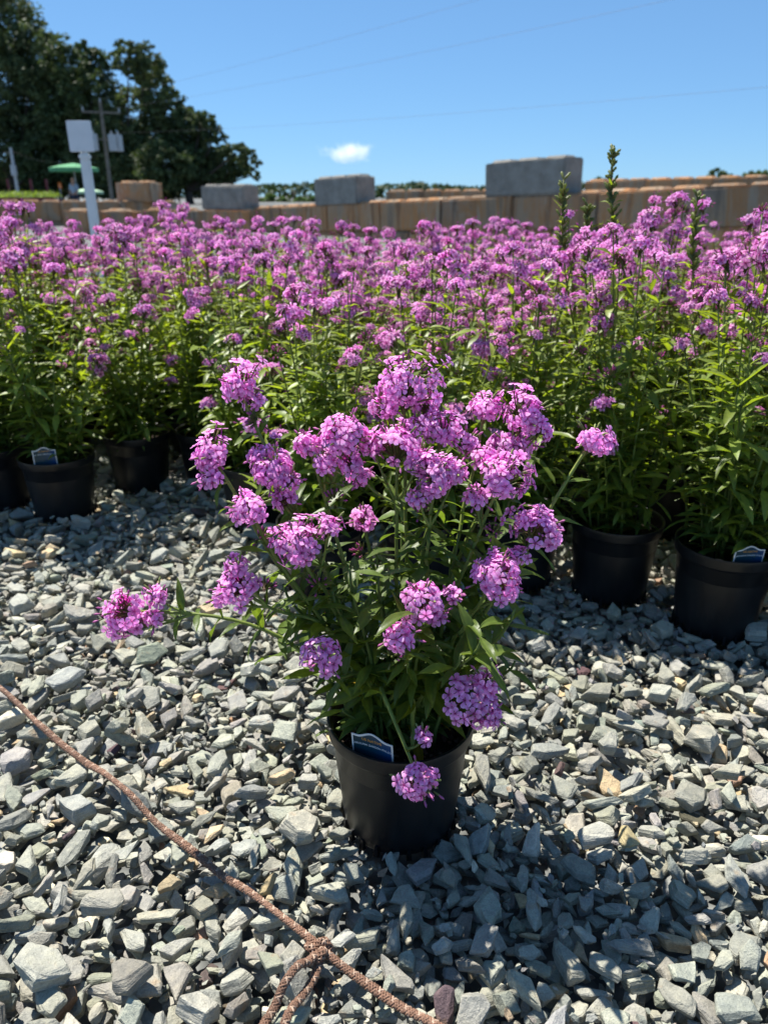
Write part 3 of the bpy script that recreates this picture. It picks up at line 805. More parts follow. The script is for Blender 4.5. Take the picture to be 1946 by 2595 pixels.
big('low bushy tree filling in under the big trees', [(40, 455, 70, 40), (130, 460, 80, 40), (230, 465, 80, 35), (330, 470, 80, 32), (430, 472, 70, 32), (520, 475, 50, 28)], 118, 5, 9000, 240, .6, (.8, .8, .8))
def far_tree(label, spec, Y, seed, bx): 
    l = plobes(spec, Y, seed, 1.5); b = P(bx, 480, Y); return tree('far_tree', label, (b[0], Y, 0), l, seed, 2600, .6, 'round trees beyond the right wall', .25, (1.25, 1.35, 1.3))
far_tree('round far tree beyond the grey brown wall, nearer the tall stalk', [(1820, 455, 33, 28), (1800, 470, 25, 20), (1845, 468, 25, 22)], 130, 11, 1822)
far_tree('wide far tree beyond the rightmost end of the block wall', [(1890, 458, 30, 24), (1930, 455, 30, 22), (1970, 460, 32, 25)], 130, 12, 1915)
far_tree('small far tree showing just past the large grey block', [(1520, 462, 18, 12), (1535, 470, 15, 10)], 150, 13, 1524)
tl = MB(); r = np.random.default_rng(77)
for k in range(16000):
    u = r.uniform(-420, 260); hgt = 6.2 + 1.6 * mnoise.noise(Vector((u * .05, 0, 0))) + 1.2 * mnoise.noise(Vector((u * .35, 3, 0)))
    Yd = 420 + r.uniform(-9, 9); x = u * 420 / 160 * .55; z = hgt * r.random() ** .6
    B = basis(r.normal(0, 1, 3) / 1.7 + (0, -.3, .4), r.uniform(0, 6)); s = r.uniform(1.2, 2.6)
    q = np.array([(-.5, -.3, 0), (0, -.5, .05), (.55, 0, 0), (0, .5, .05)]) * s
    tl.add(q @ B + (x, Yd, z), [(0, 1, 2, 3)], np.array((.055, .085, .040)) * r.uniform(.7, 1.4))
tag(tl.build('distant_woods', TREEL, smooth=False), 'thin line of distant woods on the horizon', 'woods', kind='stuff')
mid = plobes([(690, 508, 35, 14), (745, 510, 40, 12), (790, 508, 30, 13)], 140, 9, 2)
tree('far_hedge', 'bright green low trees between the two grey blocks', (mid[1][0][0], 140, 0), mid, 9, 3000, .6, None, .2, (1.5, 1.7, 1.3), 'hedge')

# market stand far behind, on the left
GRN = mat_plain('green_canvas', (0.10, 0.30, 0.14), .8, .2, 8, .15); PGRN = mat_plain('pale_green_canvas', (0.38, 0.55, 0.36), .8, .2, 8, .15)
RED = mat_plain('dark_red_paint', (0.13, 0.022, 0.03), .6, .4, 8, .2); ORG = mat_plain('orange_paint', (0.6, 0.16, 0.03), .6, .3)
def umbrella(px, py, Y, wpx, label, mat, lean=0):
    top = P(px, py, Y); w_ = wpx / 2108 * Y / 2; root = empty('market_umbrella', (top[0], Y, -.004)); tag(root, label, 'umbrella')
    zt = top[2]; n = 8; V = [(0, 0, zt)]; F = []
    for q, dz in ((.55, .08), (1.0, .19), (1.0, .34)):
        for j in range(n):
            a = 2 * math.pi * (j + .5) / n; V.append((w_ * q * math.cos(a), w_ * q * math.sin(a), zt - dz * w_))
    for j in range(n): F.append((0, 1 + j, 1 + (j + 1) % n))
    for i in range(2):
        for j in range(n): F.append((1 + i * n + j, 1 + (i + 1) * n + j, 1 + (i + 1) * n + (j + 1) % n, 1 + i * n + (j + 1) % n))
    MB().add(V, F).build('canopy', mat, root, smooth=False)
    cyl('pole', (0, 0, 0), (0, 0, zt - .02), .025, .025, TRANS, root, 8); cyl('base', (0, 0, 0), (0, 0, .1), .28, .25, TRANS, root, 16)
    for j in range(n):
        a = 2 * math.pi * (j + .5) / n; cyl('rib', (0, 0, zt - .04), (w_ * .97 * math.cos(a), w_ * .97 * math.sin(a), zt - .21 * w_), .012, .008, TRANS, root, 5)
umbrella(186, 413, 38, 118, 'open green market umbrella above the plant stand', GRN)
umbrella(222, 477, 52, 76, 'low pale green umbrella right behind the white sign post', PGRN)
pb0 = P(-20, 500, 30); bn = empty('plant_bench', (P(40, 500, 30)[0], 30, -.004), R(6)); tag(bn, 'dark red bench crowded with green plants beyond the far bay', 'bench')
zt = P(40, 500, 30)[2]
link('fascia', bevbox(-1.4, 1.5, -.62, -.58, zt - .2, zt, .008, RED, 'fascia'), bn); link('top', bevbox(-1.4, 1.5, -.58, .6, zt - .06, zt - .02, .005, WOOD, 'top'), bn)
for x in (-1.3, 1.4):
    for y in (-.52, .52): link('leg', bevbox(x - .04, x + .04, y - .04, y + .04, 0, zt - .062, .005, RED, 'leg'), bn)
for x in (-.35, .45, 1.0): link('upright', bevbox(x - .04, x + .04, .50, .57, zt - .018, zt + .62, .005, RED, 'upright'), bn)
sm = MB(); r = np.random.default_rng(31)
for k in range(1500):
    p = np.array((r.uniform(-1.35, 1.45), r.uniform(-.5, .5), zt + r.uniform(-.015, .17))); V, F, c = LEAFL[r.integers(8)]
    sm.add(V * .12 @ basis(r.normal(0, 1, 3), r.uniform(0, 6)) + p, F, c * GREEN * r.uniform(.8, 1.9) + .02)
so_ = sm.build('seedlings', LEAF, None, bn.location); so_.rotation_euler = bn.rotation_euler; tag(so_, 'pale green seedlings crowded on the dark red bench', 'seedlings', kind='stuff')
ps = empty('marker_flag', (P(152, 470, 36)[0], 36, -.004)); tag(ps, 'small orange marker flag beside the person', 'flag')
zf = P(152, 470, 36)[2]; cyl('stake', (0, 0, 0), (0, 0, zf), .012, .012, TRANS, ps, 6)
V, F = boxv(-.09, .09, -.006, .006, zf - .11, zf + .12), BOXF; V[[4, 5, 6, 7], 0] *= .6; V[[0, 3], 0] *= .7; MB().add(V, F).build('flag', ORG, ps, smooth=False)

# person far behind
def skin_obj(name, J, E, rad, mat, parent, root=0):
    me = bpy.data.meshes.new(name); me.from_pydata([tuple(j) for j in J], E, []); me.materials.append(mat)
    o = link(name, me, parent); m = o.modifiers.new('skin', 'SKIN'); 
    for i, q in enumerate(rad): me.skin_vertices[0].data[i].radius = (q, q) if np.isscalar(q) else q
    me.skin_vertices[0].data[root].use_root = True; m.use_smooth_shade = True
    s = o.modifiers.new('sub', 'SUBSURF'); s.levels = s.render_levels = 1; return o
SKINM = mat_plain('skin', (0.45, 0.26, 0.19), .6, .3); SHIRT = mat_plain('shirt_blue', (0.34, 0.42, 0.52), .85, .1, 12, .1); PANTS = mat_plain('trousers', (0.05, 0.06, 0.09), .85, .1, 12, .1); HAIR = mat_plain('hair', (0.05, 0.035, 0.025), .7, .2)
px_ = P(187, 470, 38); per = empty('person', (px_[0], 38, -.004), R(-25)); tag(per, 'person in a light blue shirt standing behind the far bay', 'person')
J = [(0, 0, .95), (0, 0, 1.12), (0, .01, 1.32), (0, 0, 1.44), (0, -.01, 1.52), (0, -.015, 1.60), (0, -.01, 1.70),
     (.18, 0, 1.38), (.24, -.02, 1.12), (.20, -.20, 1.0), (.17, -.28, .98), (-.18, 0, 1.38), (-.24, .0, 1.12), (-.22, -.12, .90), (-.21, -.15, .83),
     (.09, 0, .88), (.10, -.01, .50), (.10, .02, .08), (.10, -.12, .03), (-.09, 0, .88), (-.11, .0, .50), (-.11, .03, .08), (-.11, -.11, .03)]
E = [(0, 1), (1, 2), (2, 3), (3, 4), (4, 5), (5, 6), (2, 7), (7, 8), (8, 9), (9, 10), (2, 11), (11, 12), (12, 13), (13, 14), (0, 15), (15, 16), (16, 17), (17, 18), (0, 19), (19, 20), (20, 21), (21, 22)]
rad = [(.15, .10), (.14, .10), (.16, .10), .06, .07, (.075, .09), .06, .055, .045, .035, .03, .055, .045, .035, .03, .085, .06, .04, .035, .085, .06, .04, .035]
skin_obj('body', J, E, rad, SKINM, per)
skin_obj('shirt', [J[i] for i in (0, 1, 2, 7, 8, 11, 12)] , [(0, 1), (1, 2), (2, 3), (3, 4), (2, 5), (5, 6)], [(.165, .12), (.16, .12), (.175, .12), .07, .06, .07, .06], SHIRT, per)
skin_obj('trousers', [J[0], J[15], J[16], (.10, .02, .10), J[19], J[20], (-.11, .03, .10)], [(0, 1), (1, 2), (2, 3), (0, 4), (4, 5), (5, 6)], [(.16, .115), .1, .075, .06, .1, .075, .06], PANTS, per)
skin_obj('hair', [(0, .02, 1.60), (0, .0, 1.69)], [(0, 1)], [(.082, .085), (.07, .075)], HAIR, per)

# cloud: a small cumulus puff, a real volume far away
def mat_cloud():
    t = NT('cloud_vapour'); tc = t.n('ShaderNodeTexCoord').outputs['Object']
    g = t.n('ShaderNodeVectorMath', operation='LENGTH'); t.l(t.mapping(tc, (1 / 95, 1 / 70, 1 / 40)), g.inputs[0])
    nz = t.noise(tc, .028, 5, .6)
    d = t.math('SUBTRACT', t.math('ADD', t.math('MULTIPLY', nz, 2.2), -0.35), g.outputs['Value'])
    d = t.math('MULTIPLY', t.math('MAXIMUM', d, 0.0), .03)
    v = t.n('ShaderNodeVolumePrincipled'); v.inputs['Color'].default_value = (1, 1, 1, 1); t.l(d, v.inputs['Density']); v.inputs['Anisotropy'].default_value = .3
    t.l(v.outputs[0], t.out.inputs['Volume']); return t.m
bm = bmesh.new(); bmesh.ops.create_icosphere(bm, subdivisions=3, radius=1)
for v in bm.verts: v.co = Vector((v.co.x * 105, v.co.y * 70, v.co.z * (58 if v.co.z > 0 else 30)))
cl = link('cloud', bm_mesh(bm, 'cloud', mat_cloud())); cl.location = P(882, 388, 2600); tag(cl, 'small white puff of cloud low in the blue sky', 'cloud', kind='structure')

# ------------------------------------------------------------------ phlox rows
GRP = 'potted phlox standing in the rows'
protos_hi = [phlox_proto(900 + k, True) for k in range(4)]
protos_lo = [phlox_proto(950 + k, False) for k in range(6)]
used = set()
def place_phlox(x, y, hi, k, label, group=GRP, sc=1.0, rz=None):
    root, kids = (protos_hi if hi else protos_lo)[k]
    key = (hi, k)
    if key in used: root, kids2 = copy_tree(root, kids)
    else: used.add(key); kids2 = [o for o, _ in kids]
    root.location = (x, y, -.008 if hi else -.003); root.rotation_euler = (0, 0, rng.uniform(0, 6.28) if rz is None else rz); root.scale = (1, 1, sc)
    tag(root, label, 'potted plant', group); return root, kids2
HID = 'front edge phlox partly hidden behind the lone potted plant'
LBF = {3: 'row phlox in the pot just past the tagged pot, away from the lone plant', 4: 'row phlox whose black pot holds a small arched tag near the white sign post', 5: 'row phlox set back behind the tagged pot near the white sign post',
       6: 'row phlox between the set back pot and the plants behind the lone pot', 7: HID, 8: HID, 9: HID, 10: HID, 11: 'row phlox in the deeply shaded black pot next to the tagged pot',
       12: 'row phlox in a pot with an arched tag, under the tall green stalks', 13: 'row phlox just beyond the tagged pot under the tall green stalks'}
fr = []
for i, (x, y) in enumerate(front_pots):
    fr.append(place_phlox(x, y, True, (i + 1) % 4, LBF.get(i, 'pink phlox in the front edge of the rows, well past the sign post'), GRP, [1, 1, 1, 1, .98, .97, .96, .97, .92, .93, .97, 1.02, 1.07, 1.15][i]))
for i, (x, y) in enumerate(field):
    lb = 'pink phlox in the rearmost rows next to the bare gravel before the wall' if y > 3.75 + .15 * x else 'pink phlox tucked directly behind the front edge pots' if y < rowline(x) + .42 else 'pink phlox in the middle of the massed rows'
    place_phlox(x, y, False, int(rng.integers(6)), lb, GRP, (rng.uniform(.82, .96) if y < 2.5 else rng.uniform(.79, .94)) + (.11 if x > .55 and y < 2.4 else .11 if x < -.6 else .03 if y > 2.8 else 0))

# tall stalks still in bud
def bud_stalk(px, ytop, ybot, Y, seed, parent):
    r = np.random.default_rng(seed); a, b = P(px, ytop, Y), P(px - 8, ybot, Y); b = np.array((b[0], b[1], .16))
    b[:2] = np.array(parent.location[:2]) + (b[:2] - np.array(parent.location[:2])) * .25
    inv = parent.matrix_basis.inverted()
    path = bez(b, b + (0, 0, .3), a - (0, 0, .3), a, 16); mb = MB(); V, F = tube(path, np.linspace(.0036, .0016, 16), 6); mb.add(V, F, YG * .9)
    for p, B, f in stem_leaves(path, r, .1, .93, .034, (.050, .075), (.3, 1.0)):
        V, F, c = LEAFL[r.integers(8)]; mb.add(V @ B + p, F, c * YG * r.uniform(1.2, 1.8), V * .08)
    for k in range(60):
        f = r.uniform(.80, 1.0); p = path[0] * 0 + np.array([np.interp(f * 15, np.arange(16), path[:, q]) for q in range(3)]); an = r.uniform(0, 6.28)
        d = np.array((math.cos(an), math.sin(an), r.uniform(.6, 1.6))); bud(mb, p, d / np.linalg.norm(d), r.uniform(.016, .028) * (1.5 - f * .6), .0034, False)
    me = mb.mesh('bud_stalk', LEAF); o = link('bud_stalk', me, parent); o.matrix_local = inv; o['label'] = 'tall green stalk tipped with unopened buds'
bpy.context.view_layer.update()
bud_stalk(1552, 380, 590, 1.80, 1, fr[12][0]); bud_stalk(1428, 455, 590, 1.85, 2, fr[11][0]); bud_stalk(1768, 485, 590, 1.75, 3, fr[12][0]); bud_stalk(1490, 520, 600, 1.85, 4, fr[11][0])

# ------------------------------------------------------------------ plant tags
TAGW = mat_plain('tag_white', (0.75, 0.76, 0.74), .4, .4); TAGT = mat_plain('tag_orange_print', (0.75, 0.36, 0.06), .5, .3); TAGL = mat_plain('tag_pale_print', (0.72, 0.80, 0.85), .5, .3)
def mat_tag():
    t = NT('tag_blue_print'); tc = t.n('ShaderNodeTexCoord').outputs['Object']; sp = t.n('ShaderNodeSeparateXYZ'); t.l(tc, sp.inputs[0])
    f = t.math('ADD', t.math('MULTIPLY', sp.outputs[0], 14.0), .5)
    return t.done(t.bsdf(t.ramp(f, [(0, (0.005, 0.035, 0.045)), (.5, (0.006, 0.045, 0.075)), (1, (0.006, 0.055, 0.19))]), .35, .5).outputs[0])
TAGB = mat_tag()
def plate(w_, h, arch_, t0, t1):
    top = []
    for i in range(21):
        x = -w_ / 2 + w_ * i / 20; q = abs(x) / (w_ / 2); top.append((x, h + arch_ * (0.5 + .5 * math.cos(math.pi * min(1, q / .78)))))
    ol = [(w_ / 2, -.045), (-w_ / 2, -.045)] ; ol = [ol[1]] + top + [ol[0]]; n = len(ol)
    V = [(x, t0, z) for x, z in ol] + [(x, t1, z) for x, z in ol]
    F = [tuple(range(n)), tuple(range(2 * n - 1, n - 1, -1))] + [(i, i + n, (i + 1) % n + n, (i + 1) % n) for i in range(n)]
    return V, F
def text_mesh(body, size, mat, z, curve=0.0):
    cu = bpy.data.curves.new('lettering', 'FONT'); cu.body = body; cu.size = size; cu.align_x = 'CENTER'; cu.extrude = .00008; cu.resolution_u = 2
    ob = bpy.data.objects.new('tmp', cu); C.objects.link(ob); bpy.context.view_layer.update()
    me = bpy.data.meshes.new_from_object(ob.evaluated_get(bpy.context.evaluated_depsgraph_get())); bpy.data.objects.remove(ob)
    for v in me.vertices:
        x, y, d = v.co; v.co = Vector((x, -.00125 - d, z + y - curve * x * x))
    me.materials.clear(); me.materials.append(mat); return me
T1 = text_mesh('US NATIVE', .0062, TAGT, .0135); T2 = text_mesh('CAROLINA GARDEN PHLOX', .0047, TAGL, .0055, 3.0)
V, F = plate(.062, .019, .009, -.0006, .0006); PLM = MB().add(V, F).mesh('plate', TAGW, False)
V, F = plate(.057, .0165, .009, -.0010, -.0005); PRM = MB().add(V, F).mesh('printed_face', TAGB, False)
def plant_tag(loc, rz, tilt, label):
    root = empty('plant_tag', loc); root.rotation_euler = (tilt, 0, rz); tag(root, label, 'plant tag', None)
    link('plate', PLM, root); f = link('printed_face', PRM, root); link('lettering', T1, f); link('lettering', T2, f)
ph = R(26); plant_tag((MAIN[0] - .090 * math.sin(ph), MAIN[1] - .090 * math.cos(ph), .186), -ph, R(6), 'arched blue plant tag in the lone pot standing on open gravel')
x, y = front_pots[12]; plant_tag((x + .005, y - .088, .20), R(4), R(6), 'arched blue plant tag in the pot below the tall green stalks')
x, y = front_pots[4]; plant_tag((x + .005, y - .088, .20), R(14), R(6), 'arched plant tag in the row pot nearest the white sign post')

# ------------------------------------------------------------------ the lone phlox in front
mr = np.random.default_rng(2024)
main = empty('potted_phlox', (MAIN[0], MAIN[1], -.008)); tag(main, 'lone pink phlox in a black pot standing on the open gravel', 'potted plant')
mo = np.array((MAIN[0], MAIN[1], -.008))
pt = link('pot', PB, main); link('rim', PR, pt); sl_ = link('soil', SOILH, main)
ck = MB()
for k in range(150):
    a = mr.uniform(0, 6.28); q = .092 * math.sqrt(mr.random()); st = arch[mr.integers(NARCH)][1]; sc = mr.uniform(.003, .008)
    B = basis(mr.normal(0, .5, 3) + (0, 0, 1), mr.uniform(0, 6)); ck.add(st[0] * sc @ B + (q * math.cos(a), q * math.sin(a), .154), st[1], loc=st[0] * sc)
o = ck.build('bark_chips', BARK, main, smooth=False); o['kind'] = 'stuff'
LEAFM = []
for k, (V, F, c) in enumerate(LEAFT):
    LEAFM.append(MB().add(V, F, c * (GREEN * .85 + .15 * YG) * (1.0 + .35 * ((k * 7) % 10) / 10), V * .08).mesh('leaf', LEAF))
V, F, c = LEAFT[3]; LEAFY = MB().add(V, F, c * np.array((.42, .27, .03)), V * .08).mesh('leaf', LEAF)
# head: photo display px, radius px, forward distance, parent-stem control (mid px, mid py, mid Y) or None
heads = [(513, 832, 54, 1.02, None), (545, 868, 26, 1.02, 0), (872, 835, 84, 1.02, None), (920, 880, 34, 1.02, 2), (457, 985, 50, .97, None), (452, 1030, 26, .96, 4),
         (593, 1012, 54, .96, None), (612, 1082, 30, .95, 6), (538, 1098, 45, .90, None), (668, 962, 36, .98, None), (745, 945, 60, .96, 9), (755, 1000, 34, .96, 9),
         (858, 968, 62, .95, None), (805, 960, 30, .96, 12), (955, 930, 48, 1.0, None), (1048, 884, 40, 1.05, None), (1132, 903, 58, 1.02, None), (1105, 968, 44, 1.01, 16),
         (940, 1032, 58, .93, None), (985, 1018, 34, .93, 18), (1083, 1035, 62, .93, None), (1278, 952, 47, 1.0, None), (1158, 1145, 60, .93, None),
         (640, 1178, 66, .88, None), (712, 1140, 28, .89, 23), (512, 1268, 56, .90, None), (515, 1225, 28, .90, 25), (785, 1125, 32, 1.0, None), (1070, 1245, 64, .87, None),
         (912, 1292, 48, .84, None), (978, 1288, 20, .85, 29), (860, 1375, 42, .80, None), (695, 1425, 46, .82, None), (1022, 1512, 60, .81, None), (1050, 1470, 30, .81, 33),
         (905, 1685, 52, .765, None), (915, 1592, 16, .80, 35), (272, 1320, 58, .93, None), (340, 1288, 28, .93, 37), (335, 1335, 22, .92, 37), (780, 1030, 26, .97, 12), (1130, 960, 26, 1.03, 16),
         (895, 925, 34, .99, 14), (905, 995, 36, .94, 12), (1010, 955, 28, .99, 14), (1040, 990, 30, .97, 20), (1030, 1075, 26, .93, 20), (700, 1000, 30, .96, 9), (628, 1040, 30, .95, 6), (830, 880, 36, 1.01, 2),
         (560, 985, 26, .97, 6), (1165, 930, 28, 1.02, 16), (905, 1075, 26, .92, 18), (1120, 1200, 24, .91, 22), (1095, 1270, 30, .87, 28), (480, 1290, 26, .90, 25), (940, 1330, 26, .84, 29), (1060, 1545, 28, .81, 33), (300, 1350, 26, .92, 37)]
ctrl = {37: ((470, 1325, .93), (610, 1370, .93)), 35: ((870, 1600, .80), (815, 1470, .85)), 33: ((985, 1470, .84), (940, 1420, .88)), 21: ((1215, 1050, .98), (1130, 1200, .95)), 25: ((600, 1330, .91), (700, 1330, .92)),
        0: ((565, 950, 1.0), (650, 1120, .98)), 4: ((500, 1050, .96), (600, 1230, .94)), 8: ((590, 1200, .91), (690, 1330, .92)), 32: ((715, 1480, .85), (780, 1440, .89)), 31: ((885, 1440, .84), (880, 1480, .88)),
        22: ((1120, 1230, .92), (1020, 1330, .93))}
leafpool = []; flopool = []; stem_paths = {}; hcen = {}
for hi_, (dx, dy, rp, Y, par) in enumerate(heads):
    c = P(dx * S, dy * S, Y) - mo; dep = (c + mo - np.array((0, 0, CAMZ))).dot(fwd); rad = rp * S / FPX * dep * 1.02
    hcen[hi_] = c
    if par is None:
        a = math.atan2(c[1], c[0]) + mr.normal(0, .5); q = mr.uniform(.008, .05); b0 = np.array((q * math.cos(a), q * math.sin(a), .15))
        if hi_ in ctrl:
            k1, k2 = ctrl[hi_]; m1 = P(k1[0] * S, k1[1] * S, k1[2]) - mo; m2 = P(k2[0] * S, k2[1] * S, k2[2]) - mo
            pts = np.array([b0, (b0 + m2) / 2 + (0, 0, .03), m2, m1, c]); tt = np.linspace(0, 1, 5); t2 = np.linspace(0, 1, 17)
            path = np.stack([np.interp(t2, tt, pts[:, k]) for k in range(3)], 1)
            for _ in range(5): path[1:-1] = (path[:-2] + 2 * path[1:-1] + path[2:]) / 4
        else:
            v = c - b0; path = bez(b0, b0 + np.array((v[0] * .15, v[1] * .15, v[2] * .45)), c - np.array((v[0] * .38, v[1] * .38, v[2] * .30)), c, 16)
            path[2:-2] += mr.normal(0, .0015, (12, 3))
        stem_paths[hi_] = path
    else:
        pp_ = stem_paths[par]; b0 = pp_[-4 if len(pp_) > 6 else 0]; v = c - b0; path = bez(b0, b0 + v * .3 + (0, 0, -.004), c - v * .3 + (0, 0, -.012), c, 8); stem_paths[hi_] = path
    tang = path[-1] - path[-3]; tang /= np.linalg.norm(tang)
    end = path.copy(); end[-1] = path[-1] - tang * rad * .55
    nP = len(path); V, F = tube(end, np.linspace(.0036 if par is None else .0022, .0021 if par is None else .0014, nP), 7)
    sc = (GREEN * .9 + YG * .5) * mr.uniform(.9, 1.2); MB().add(V, F, sc, V).build('stem', STEM, main)
    if par is None: leafpool += stem_leaves(path, mr, .06, .88, .027, (.046, .090), (-.25, .8))
    else: leafpool += stem_leaves(path, mr, .3, .8, .03, (.022, .035), (.2, .8))
    axis = tang * .75 + np.array((0, 0, .35)) + np.array((0, -.35, 0)); axis /= np.linalg.norm(axis)
    n = int(np.clip(45 * (rad / .03) ** 2, 7, 84))
    lay = head_layout(mr, rad, axis, n, mr.uniform(1.9, 2.3) if rad > .015 else 1.7, mr.uniform(.68, .98))
    cm = MB(); head_core(cm, lay, rad, axis, mr, int(3 + 10 * rad / .03)); ho = cm.build('flower_head', STEM, main, c)
    for p, nn in lay:
        view = np.array((0, 0, CAMZ)) - (c + p + mo); vd = view / np.linalg.norm(view)
        flopool.append((max(0, nn.dot(vd) + .25) / dep ** 2 * mr.uniform(.9, 1.1), c, p, nn, ho))
    if mr.random() < .5 and par is None:      # a bud cluster on a side branch
        q = path[-4] + mr.normal(0, .012, 3); bo = link('bud_cluster', HEADB[mr.integers(3)], main, q + tang * .012); bo.rotation_euler = (mr.normal(0, .5), mr.normal(0, .5), 0); bo.scale = (.8,) * 3
# leafy shoots without flowers
for k in range(24):
    a = mr.uniform(0, 6.28); q = mr.uniform(.01, .06); b0 = np.array((q * math.cos(a), q * math.sin(a), .15)); hgt = mr.uniform(.08, .36); sp = mr.uniform(.04, .17)
    tip = np.array((math.cos(a) * sp, math.sin(a) * sp, .15 + hgt)); path = bez(b0, b0 + (0, 0, hgt * .5), tip - (0, 0, hgt * .2), tip, 10)
    V, F = tube(path, np.linspace(.003, .0016, 10), 6); MB().add(V, F, GREEN * 1.2, V).build('stem', STEM, main)
    leafpool += stem_leaves(path, mr, .1, 1.0, .030, (.05, .085), (-.2, .7), False)
camp = np.array((0, 0, CAMZ))
def hides_head(p, B):
    for t in (.35, .9):
        q = p + B[0] * t + mo - camp; dq = q.dot(fwd); qx, qy = q[0] / dq, q[2] / dq
        rim_d = p + B[0] * t       # keep the front of the soil clear, as in the photograph
        if rim_d[1] < -.045 and rim_d[2] < .25 and abs(rim_d[0]) < .085 and mr.random() < .75: return True
        for hi_, c in hcen.items():
            h = c + mo - camp; dh = h.dot(fwd); rr = heads[hi_][2] * S / FPX
            if dq < dh + .01 and (qx - h[0] / dh) ** 2 + (qy - h[2] / dh) ** 2 < (rr * .95) ** 2: return True
    return False
leafpool = [l for l in leafpool if not hides_head(l[0], l[1])]
sc_ = [np.linalg.norm(B[0]) / np.linalg.norm(p + mo - camp) * (1.3 if p[1] < .03 else .8) for p, B, f in leafpool]
od = np.argsort(sc_)[::-1]; rest = MB()
for rank, ix in enumerate(od):
    p, B, f = leafpool[ix]
    yellow = f < .2 and mr.random() < .16
    if rank < 300:
        ob = link('leaf', LEAFY if yellow else LEAFM[mr.integers(len(LEAFM))], main)
        M = Matrix(((*B[0], 0), (*B[1], 0), (*B[2], 0), (0, 0, 0, 1))).transposed(); M.translation = Vector(p); ob.matrix_local = M
        if yellow: ob['label'] = 'withered yellow leaf near the soil'
    else:
        V, F, c = LEAFL[mr.integers(8)]; rest.add(V @ B + p, F, c * (np.array((.42, .27, .03)) if yellow else GREEN * mr.uniform(.8, 1.35)), V * .08)
o = rest.build('foliage', LEAF, main); o['kind'] = 'stuff'
flopool.sort(key=lambda t: -t[0]); restf = MB()
for rank, (s_, c, p, nn, ho) in enumerate(flopool):
    B = basis(nn, mr.uniform(0, 6.28)); k = mr.uniform(.88, 1.1); ti = int(mr.integers(8))
    if rank < 300:
        ob = link('floret', FLOME[ti], ho); M = Matrix(((*(B[0] * k), 0), (*(B[1] * k), 0), (*(B[2] * k), 0), (0, 0, 0, 1))).transposed(); M.translation = Vector(p); ob.matrix_local = M
    else:
        V, F, cc = FLO[ti]; restf.add((V * FR * k) @ B + p + c, F, cc * mr.uniform(.88, 1.12), V * FR + mr.uniform(-1, 1, 3))
o = restf.build('florets', PETAL, main); o['kind'] = 'stuff'

# ------------------------------------------------------------------ braided cord
def ground_z(x, y, rad=.016):
    if not (X0 + .03 < x < X1 - .03 and Y0 + .03 < y < Y1 - .03): return 0.005
    return float(np.quantile(Hs_at(x, y, rad), .93))
def lay_path(pix, n, lift):
    g = np.array([PZ(a * S, b * S, .01)[:2] for a, b in pix]); seg = np.concatenate([[0], np.cumsum(np.linalg.norm(np.diff(g, axis=0), axis=1))])
    s = np.linspace(0, seg[-1], n); x = np.interp(s, seg, g[:, 0]); y = np.interp(s, seg, g[:, 1])
    for _ in range(6): x[1:-1] = (x[:-2] + x[1:-1] * 2 + x[2:]) / 4; y[1:-1] = (y[:-2] + y[1:-1] * 2 + y[2:]) / 4
    z = np.array([ground_z(a, b) for a, b in zip(x, y)])
    zz = z.copy(); k = 5
    for i in range(n): zz[i] = z[max(0, i - k):i + k + 1].max()
    ker = np.hanning(13); ker /= ker.sum(); zp = np.pad(zz, 6, 'edge'); zz = np.convolve(zp, ker, 'valid')
    return np.stack([x, y, zz + lift], 1)
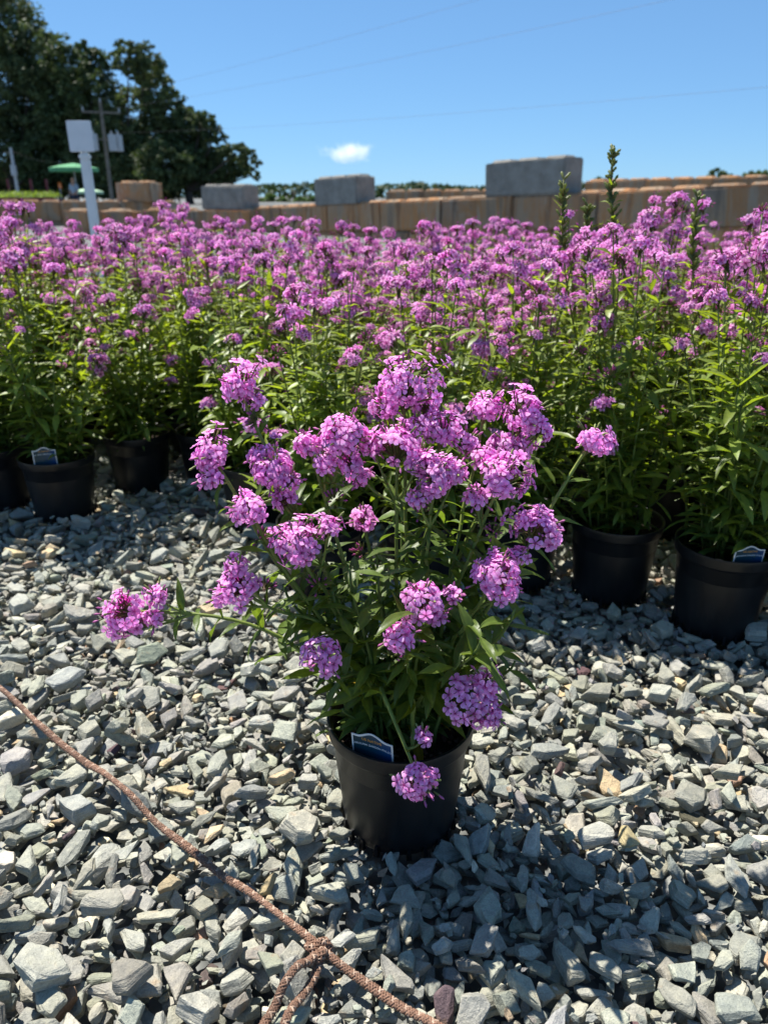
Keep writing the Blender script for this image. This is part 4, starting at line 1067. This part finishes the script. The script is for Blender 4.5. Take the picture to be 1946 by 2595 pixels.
def braid(path, rad, name, parent, strands=10, pitch=.019):
    d = np.concatenate([[0], np.cumsum(np.linalg.norm(np.diff(path, axis=0), axis=1))]); L = d[-1]; n = int(L / .0020)
    s = np.linspace(0, L, n); C3 = np.stack([np.interp(s, d, path[:, k]) for k in range(3)], 1)
    T = np.gradient(C3, axis=0); T /= np.linalg.norm(T, axis=1)[:, None]
    sd = np.cross(T, (0, 0, 1.0)); sd /= np.linalg.norm(sd, axis=1)[:, None]; up = np.cross(sd, T)
    mb = MB(); V, F = tube(C3[::3], rad * .72, 8); mb.add(V, F, (.06, .035, .022))
    vr = 1 + .16 * np.sin(s * 19) + .08 * np.sin(s * 53 + 1)
    for k in range(strands):
        sg_ = 1 if k % 2 else -1; ph_ = 2 * math.pi * k / strands
        th = sg_ * 2 * math.pi * s / pitch + ph_
        rr = rad * vr * (.82 + .13 * np.sin(2 * math.pi * s / pitch * 2 + k * math.pi))
        pts = C3 + sd * (rr * np.cos(th))[:, None] + up * (rr * .8 * np.sin(th))[:, None]
        V, F = tube(pts, rad * .30, 5); base = np.array((.19, .105, .068)) if k % 5 else np.array((.36, .25, .18))
        tint = np.repeat(.75 + .5 * rng.random(n), 5)[:, None]
        mb.add(V, F, base * tint)
    return mb.build(name, ROPE, parent)
kp = PZ(690 * S, 2082 * S, .01); rope = empty('braided_cord', (0, 0, 0)); tag(rope, 'knotted brown braided cord lying across the gravel', 'cord')
braid(lay_path([(-90, 1455), (0, 1518), (95, 1608), (205, 1690), (300, 1768), (430, 1868), (520, 1942), (610, 2015), (690, 2078), (760, 2125), (880, 2212), (1010, 2310)], 150, .003), .0047, 'line', rope)
braid(lay_path([(690, 2090), (668, 2125), (640, 2165), (606, 2212), (560, 2290)], 40, .005), .0043, 'tail', rope)
braid(lay_path([(693, 2095), (682, 2140), (665, 2180), (640, 2222), (615, 2290)], 40, .006), .0043, 'tail', rope)
kz = ground_z(kp[0], kp[1], .02); kpts = []
for t in np.linspace(0, 2 * math.pi, 60):      # overhand (trefoil) knot
    kpts.append((kp[0] + .0046 * (math.sin(t) + 2 * math.sin(2 * t)), kp[1] - .003 + .0042 * (math.cos(t) - 2 * math.cos(2 * t)), kz + .012 - .0062 * math.sin(3 * t)))
braid(np.array(kpts), .0043, 'knot', rope, 8)
